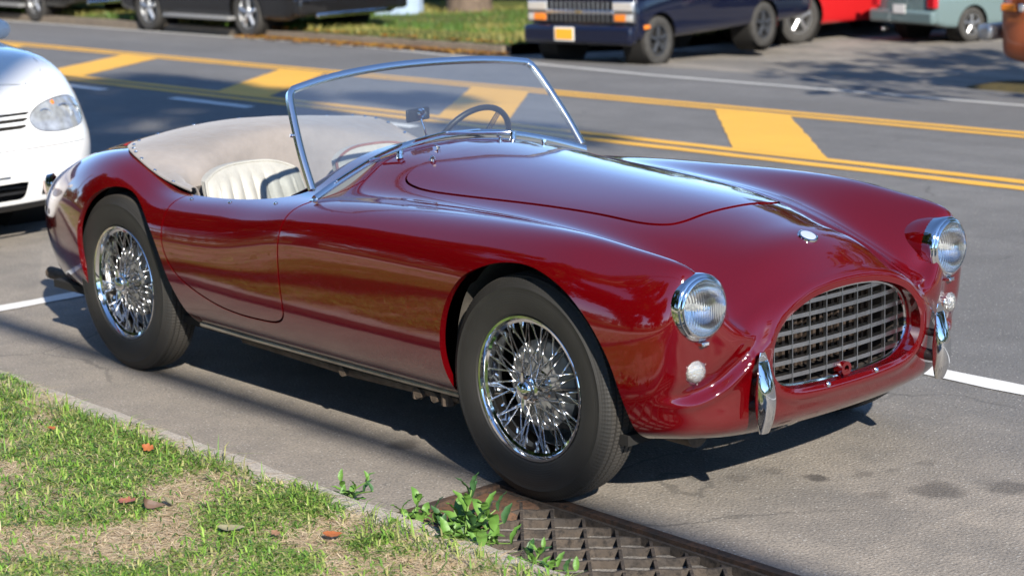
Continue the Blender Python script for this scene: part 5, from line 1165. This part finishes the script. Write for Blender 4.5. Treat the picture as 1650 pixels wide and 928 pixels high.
# ------------------------------------------------------------------ white hatchback in the next stall
hb = empty('white_hatchback', (-5.82, -.02, 0)); tag(hb, 'white hatchback parked behind the maroon sports car', 'car')
LO = [(.70, .20), (.82, .24), (.865, .38), (.868, .52), (.865, .64), (.855, .76)]
def RW(x, top): return [(x, y, z) for y, z in LO+top]
HN = [[(-3.22, 0, .30), (-3.25, 0, .34), (-3.27, 0, .42), (-3.27, 0, .52), (-3.25, 0, .62), (-3.22, 0, .72), (-3.18, 0, .82), (-3.12, 0, .95), (-3.02, 0, 1.15), (-2.93, 0, 1.28), (-2.86, 0, 1.36)],
      [(-3.1, .60, .26), (-3.14, .68, .30), (-3.16, .72, .40), (-3.16, .73, .52), (-3.15, .72, .64), (-3.12, .70, .76), (-3.08, .68, .86), (-3.0, .62, 1.0), (-2.88, .50, 1.2), (-2.78, .28, 1.36), (-2.72, 0, 1.39)],
      RW(-2.6, [(.83, .88), (.76, 1.02), (.62, 1.30), (.35, 1.40), (0, 1.42)]), RW(-1.6, [(.83, .90), (.76, 1.05), (.61, 1.36), (.35, 1.43), (0, 1.44)]), RW(-.80, [(.83, .91), (.765, 1.03), (.63, 1.24), (.35, 1.33), (0, 1.35)]), RW(-.25, [(.83, .905), (.765, .96), (.62, 1.01), (.35, 1.04), (0, 1.05)]),
      [(.2, y, z) for y, z in [(.70, .20), (.82, .24), (.865, .38), (.868, .52), (.862, .64), (.85, .76), (.82, .87), (.735, .925), (.58, .96), (.33, .985), (0, .995)]],
      [(.45, y, z) for y, z in [(.70, .20), (.81, .24), (.855, .36), (.86, .50), (.85, .61), (.83, .72), (.79, .80), (.70, .865), (.56, .90), (.32, .925), (0, .935)]],
      [(.60, .68, .20), (.62, .76, .235), (.63, .80, .34), (.64, .81, .47), (.63, .80, .56), (.61, .775, .66), (.60, .73, .735), (.60, .65, .79), (.61, .52, .83), (.63, .30, .855), (.64, 0, .865)],
      [(.74, .55, .19), (.775, .60, .23), (.80, .635, .33), (.81, .65, .46), (.79, .645, .545), (.755, .63, .63), (.735, .60, .695), (.725, .55, .74), (.73, .46, .775), (.745, .27, .80), (.75, 0, .81)],
      [(.80, .28, .185), (.835, .30, .225), (.86, .32, .33), (.87, .33, .46), (.85, .33, .54), (.81, .325, .605), (.79, .31, .665), (.78, .29, .71), (.785, .24, .74), (.79, .13, .76), (.792, 0, .77)],
      [(.815, 0, .185), (.85, 0, .225), (.875, 0, .33), (.885, 0, .46), (.862, 0, .54), (.825, 0, .60), (.805, 0, .65), (.80, 0, .69), (.80, 0, .715), (.80, 0, .735), (.80, 0, .745)]]
G = patch(np.array(HN, float), 10, 9, 'mir', 'mir', 'lin', 'mir', 2); V, N, F = grid_mesh(G); N = -N; F = [tuple(reversed(q)) for q in F]
WB_ = (0.0, -2.51); wr_ = .31
V, N, F, _ = clip(V, N, F, np.where(np.abs(V[:, 1]) > .45, np.min([np.hypot(V[:, 0]-a, V[:, 2]-wr_)-.36 for a in WB_], 0), 9.0))
HLP = smooth_closed([(.425, .585), (.395, .645), (.45, .695), (.56, .725), (.69, .722), (.76, .672), (.755, .61), (.69, .578), (.55, .566)], 90)
f = np.where(V[:, 0] > .35, sdf(HLP, V[:, 1:]), 9.0); Vh, Nh, Fh, _ = clip(V, N, F, -f); V, N, F, _ = clip(V, N, F, f-.004)
slots = [np.array([(-.01, z0), (.355+.02*i, z0), (.37+.02*i, z1), (-.01, z1)]) for i, (z0, z1) in enumerate(((.598, .617), (.632, .650), (.664, .678)))] + [np.array([(-.01, .245), (.30, .245), (.325, .335), (-.01, .335)]), np.array([(.40, .25), (.53, .26), (.53, .33), (.415, .335)])]
for S_ in slots: f = np.where(V[:, 0] > .4, sdf(S_, V[:, 1:]), 9.0); V, N, F, _ = clip(V, N, F, f)
hw = [np.array([(-2.75, .98), (-.55, .98), (-1.0, 1.30), (-2.55, 1.34)])]; f = np.where(np.abs(V[:, 1]) > .45, sdf(hw[0], V[:, [0, 2]]), 9.0); Vw, Nw, Fw, _ = clip(V, N, F, -f); V, N, F, _ = clip(V, N, F, f)
wsP = np.array([(-.40, -.60), (-.40, .60), (-.86, .55), (-.86, -.55)]); f = np.where(V[:, 2] > .98, sdf(wsP, V[:, :2]), 9.0); Vs, Ns, Fs, _ = clip(V, N, F, -f); V, N, F, _ = clip(V, N, F, f)
f = V[:, 2]-.222; Vl, Nl, Fl, _ = clip(V, N, F, -f); V, N, F, _ = clip(V, N, F, f)
BS = np.where(V[:, 0] > .35, np.abs(V[:, 2]-.50)-.0025, 9.0); V, N, F, _ = clip(V, N, F, BS)                # bumper seam
HOODP = np.array(spl([(-.33, -.1), (-.33, .66), (.0, .70), (.35, .665), (.55, .60), (.66, .47), (.70, .38), (.725, .0), (.725, -.1)], 6)); f = np.where((V[:, 2] > .66), np.abs(sdf(HOODP, V[:, :2]))-.003, 9.0); V, N, F, _ = clip(V, N, F, f)
surf_obj('body', *both(V, N, F), P_WHITE, hb); surf_obj('lower_lip', *both(Vl, Nl, Fl), M_BLACKP, hb); surf_obj('windscreen', *both(Vs, Ns, Fs), M_CARGLASS, hb)
for q in ((Vw, Nw, Fw), mirror(Vw, Nw, Fw)): surf_obj('window', *q, M_CARGLASS, hb)
b = MB(); b.box((.66, 0, .45), (.16, 1.15, .50)); b.build('grille_void', M_DARK, hb, smooth=False)
for z in (.275, .305): b = MB(); b.box((.80, 0, z), (.03, .68, .012)); b.build('intake_slat', M_BLACKP, hb, smooth=False)
M_BOWL = mat('lamp_glass', (.42, .44, .46), .12, .45, noise=.4, nscale=22, coat=1.0)
for s in (-1, 1):
    h = empty('headlamp', (0, 0, 0)); h.parent = hb
    A = (Vh, Nh, Fh) if s > 0 else mirror(Vh, Nh, Fh)
    surf_obj('cover', *A, M_BOWL, h)
    for y, z, r_, x in ((.49, .635, .048, .752), (.615, .645, .052, .722), (.705, .650, .028, .668)): MB().lathe([(r_, .018), (r_*.92, .022), (r_*.8, -.01), (r_*.45, -.035), (0, -.04)], 28, axis='x', c=(x, s*y, z)).build('reflector', M_REFL, h)
    MB().lathe([(.022, .01), (.014, .02), (0, .024)], 14, axis='x', c=(.722, s*.55, .700)).build('indicator_bulb', M_AMB, h)
for ax in WB_:
    for s in (-1, 1):
        MB().lathe([(.37, s*.80), (.37, s*.5), (.02, s*.5)], 28, c=(ax, 0, wr_)).build('wheel_well', M_DARK, hb)
        w = empty('wheel', (ax, s*.755, wr_), 0 if s < 0 else math.pi); w.parent = hb; tw, tr = .19, wr_
        MB().lathe([(tr*.62, -tw*.38), (tr*.72, -tw*.48), (tr*.90, -tw*.48), (tr*.98, -tw*.38), (tr, -tw*.2), (tr, tw*.2), (tr*.98, tw*.4), (tr*.7, tw*.48), (tr*.62, tw*.4)], 40).build('tyre', M_TYRE2, w)
        MB().lathe([(tr*.63, -tw*.40), (tr*.5, -tw*.34), (tr*.2, -tw*.44), (0, -tw*.44)], 36).build('rim', M_ALLOY, w)
MB().box((-1.3, 0, .26), (3.6, 1.45, .10)).build('underbody', M_DARK, hb, smooth=False)
for s in (-1, 1):
    m_ = empty('door_mirror', (-.62, s*.93, 1.0)); m_.parent = hb
    b = MB(); b.lathe([(0, .055), (.05, .048), (.085, .02), (.09, -.02), (.08, -.035), (0, -.035)], 24, axis='x'); b.V = [(x, y*1.15, z*.75) for x, y, z in b.V]; b.build('shell', P_WHITE, m_); b = MB(); b.tube([(0, -s*.05, -.03), (0, -s*.14, -.06)], .03, 8); b.build('arm', M_BLACKP, m_)
bx(hb, 'licence_plate', (.895, 0, .43), (.012, .42, .11), M_PLATEW, .003)
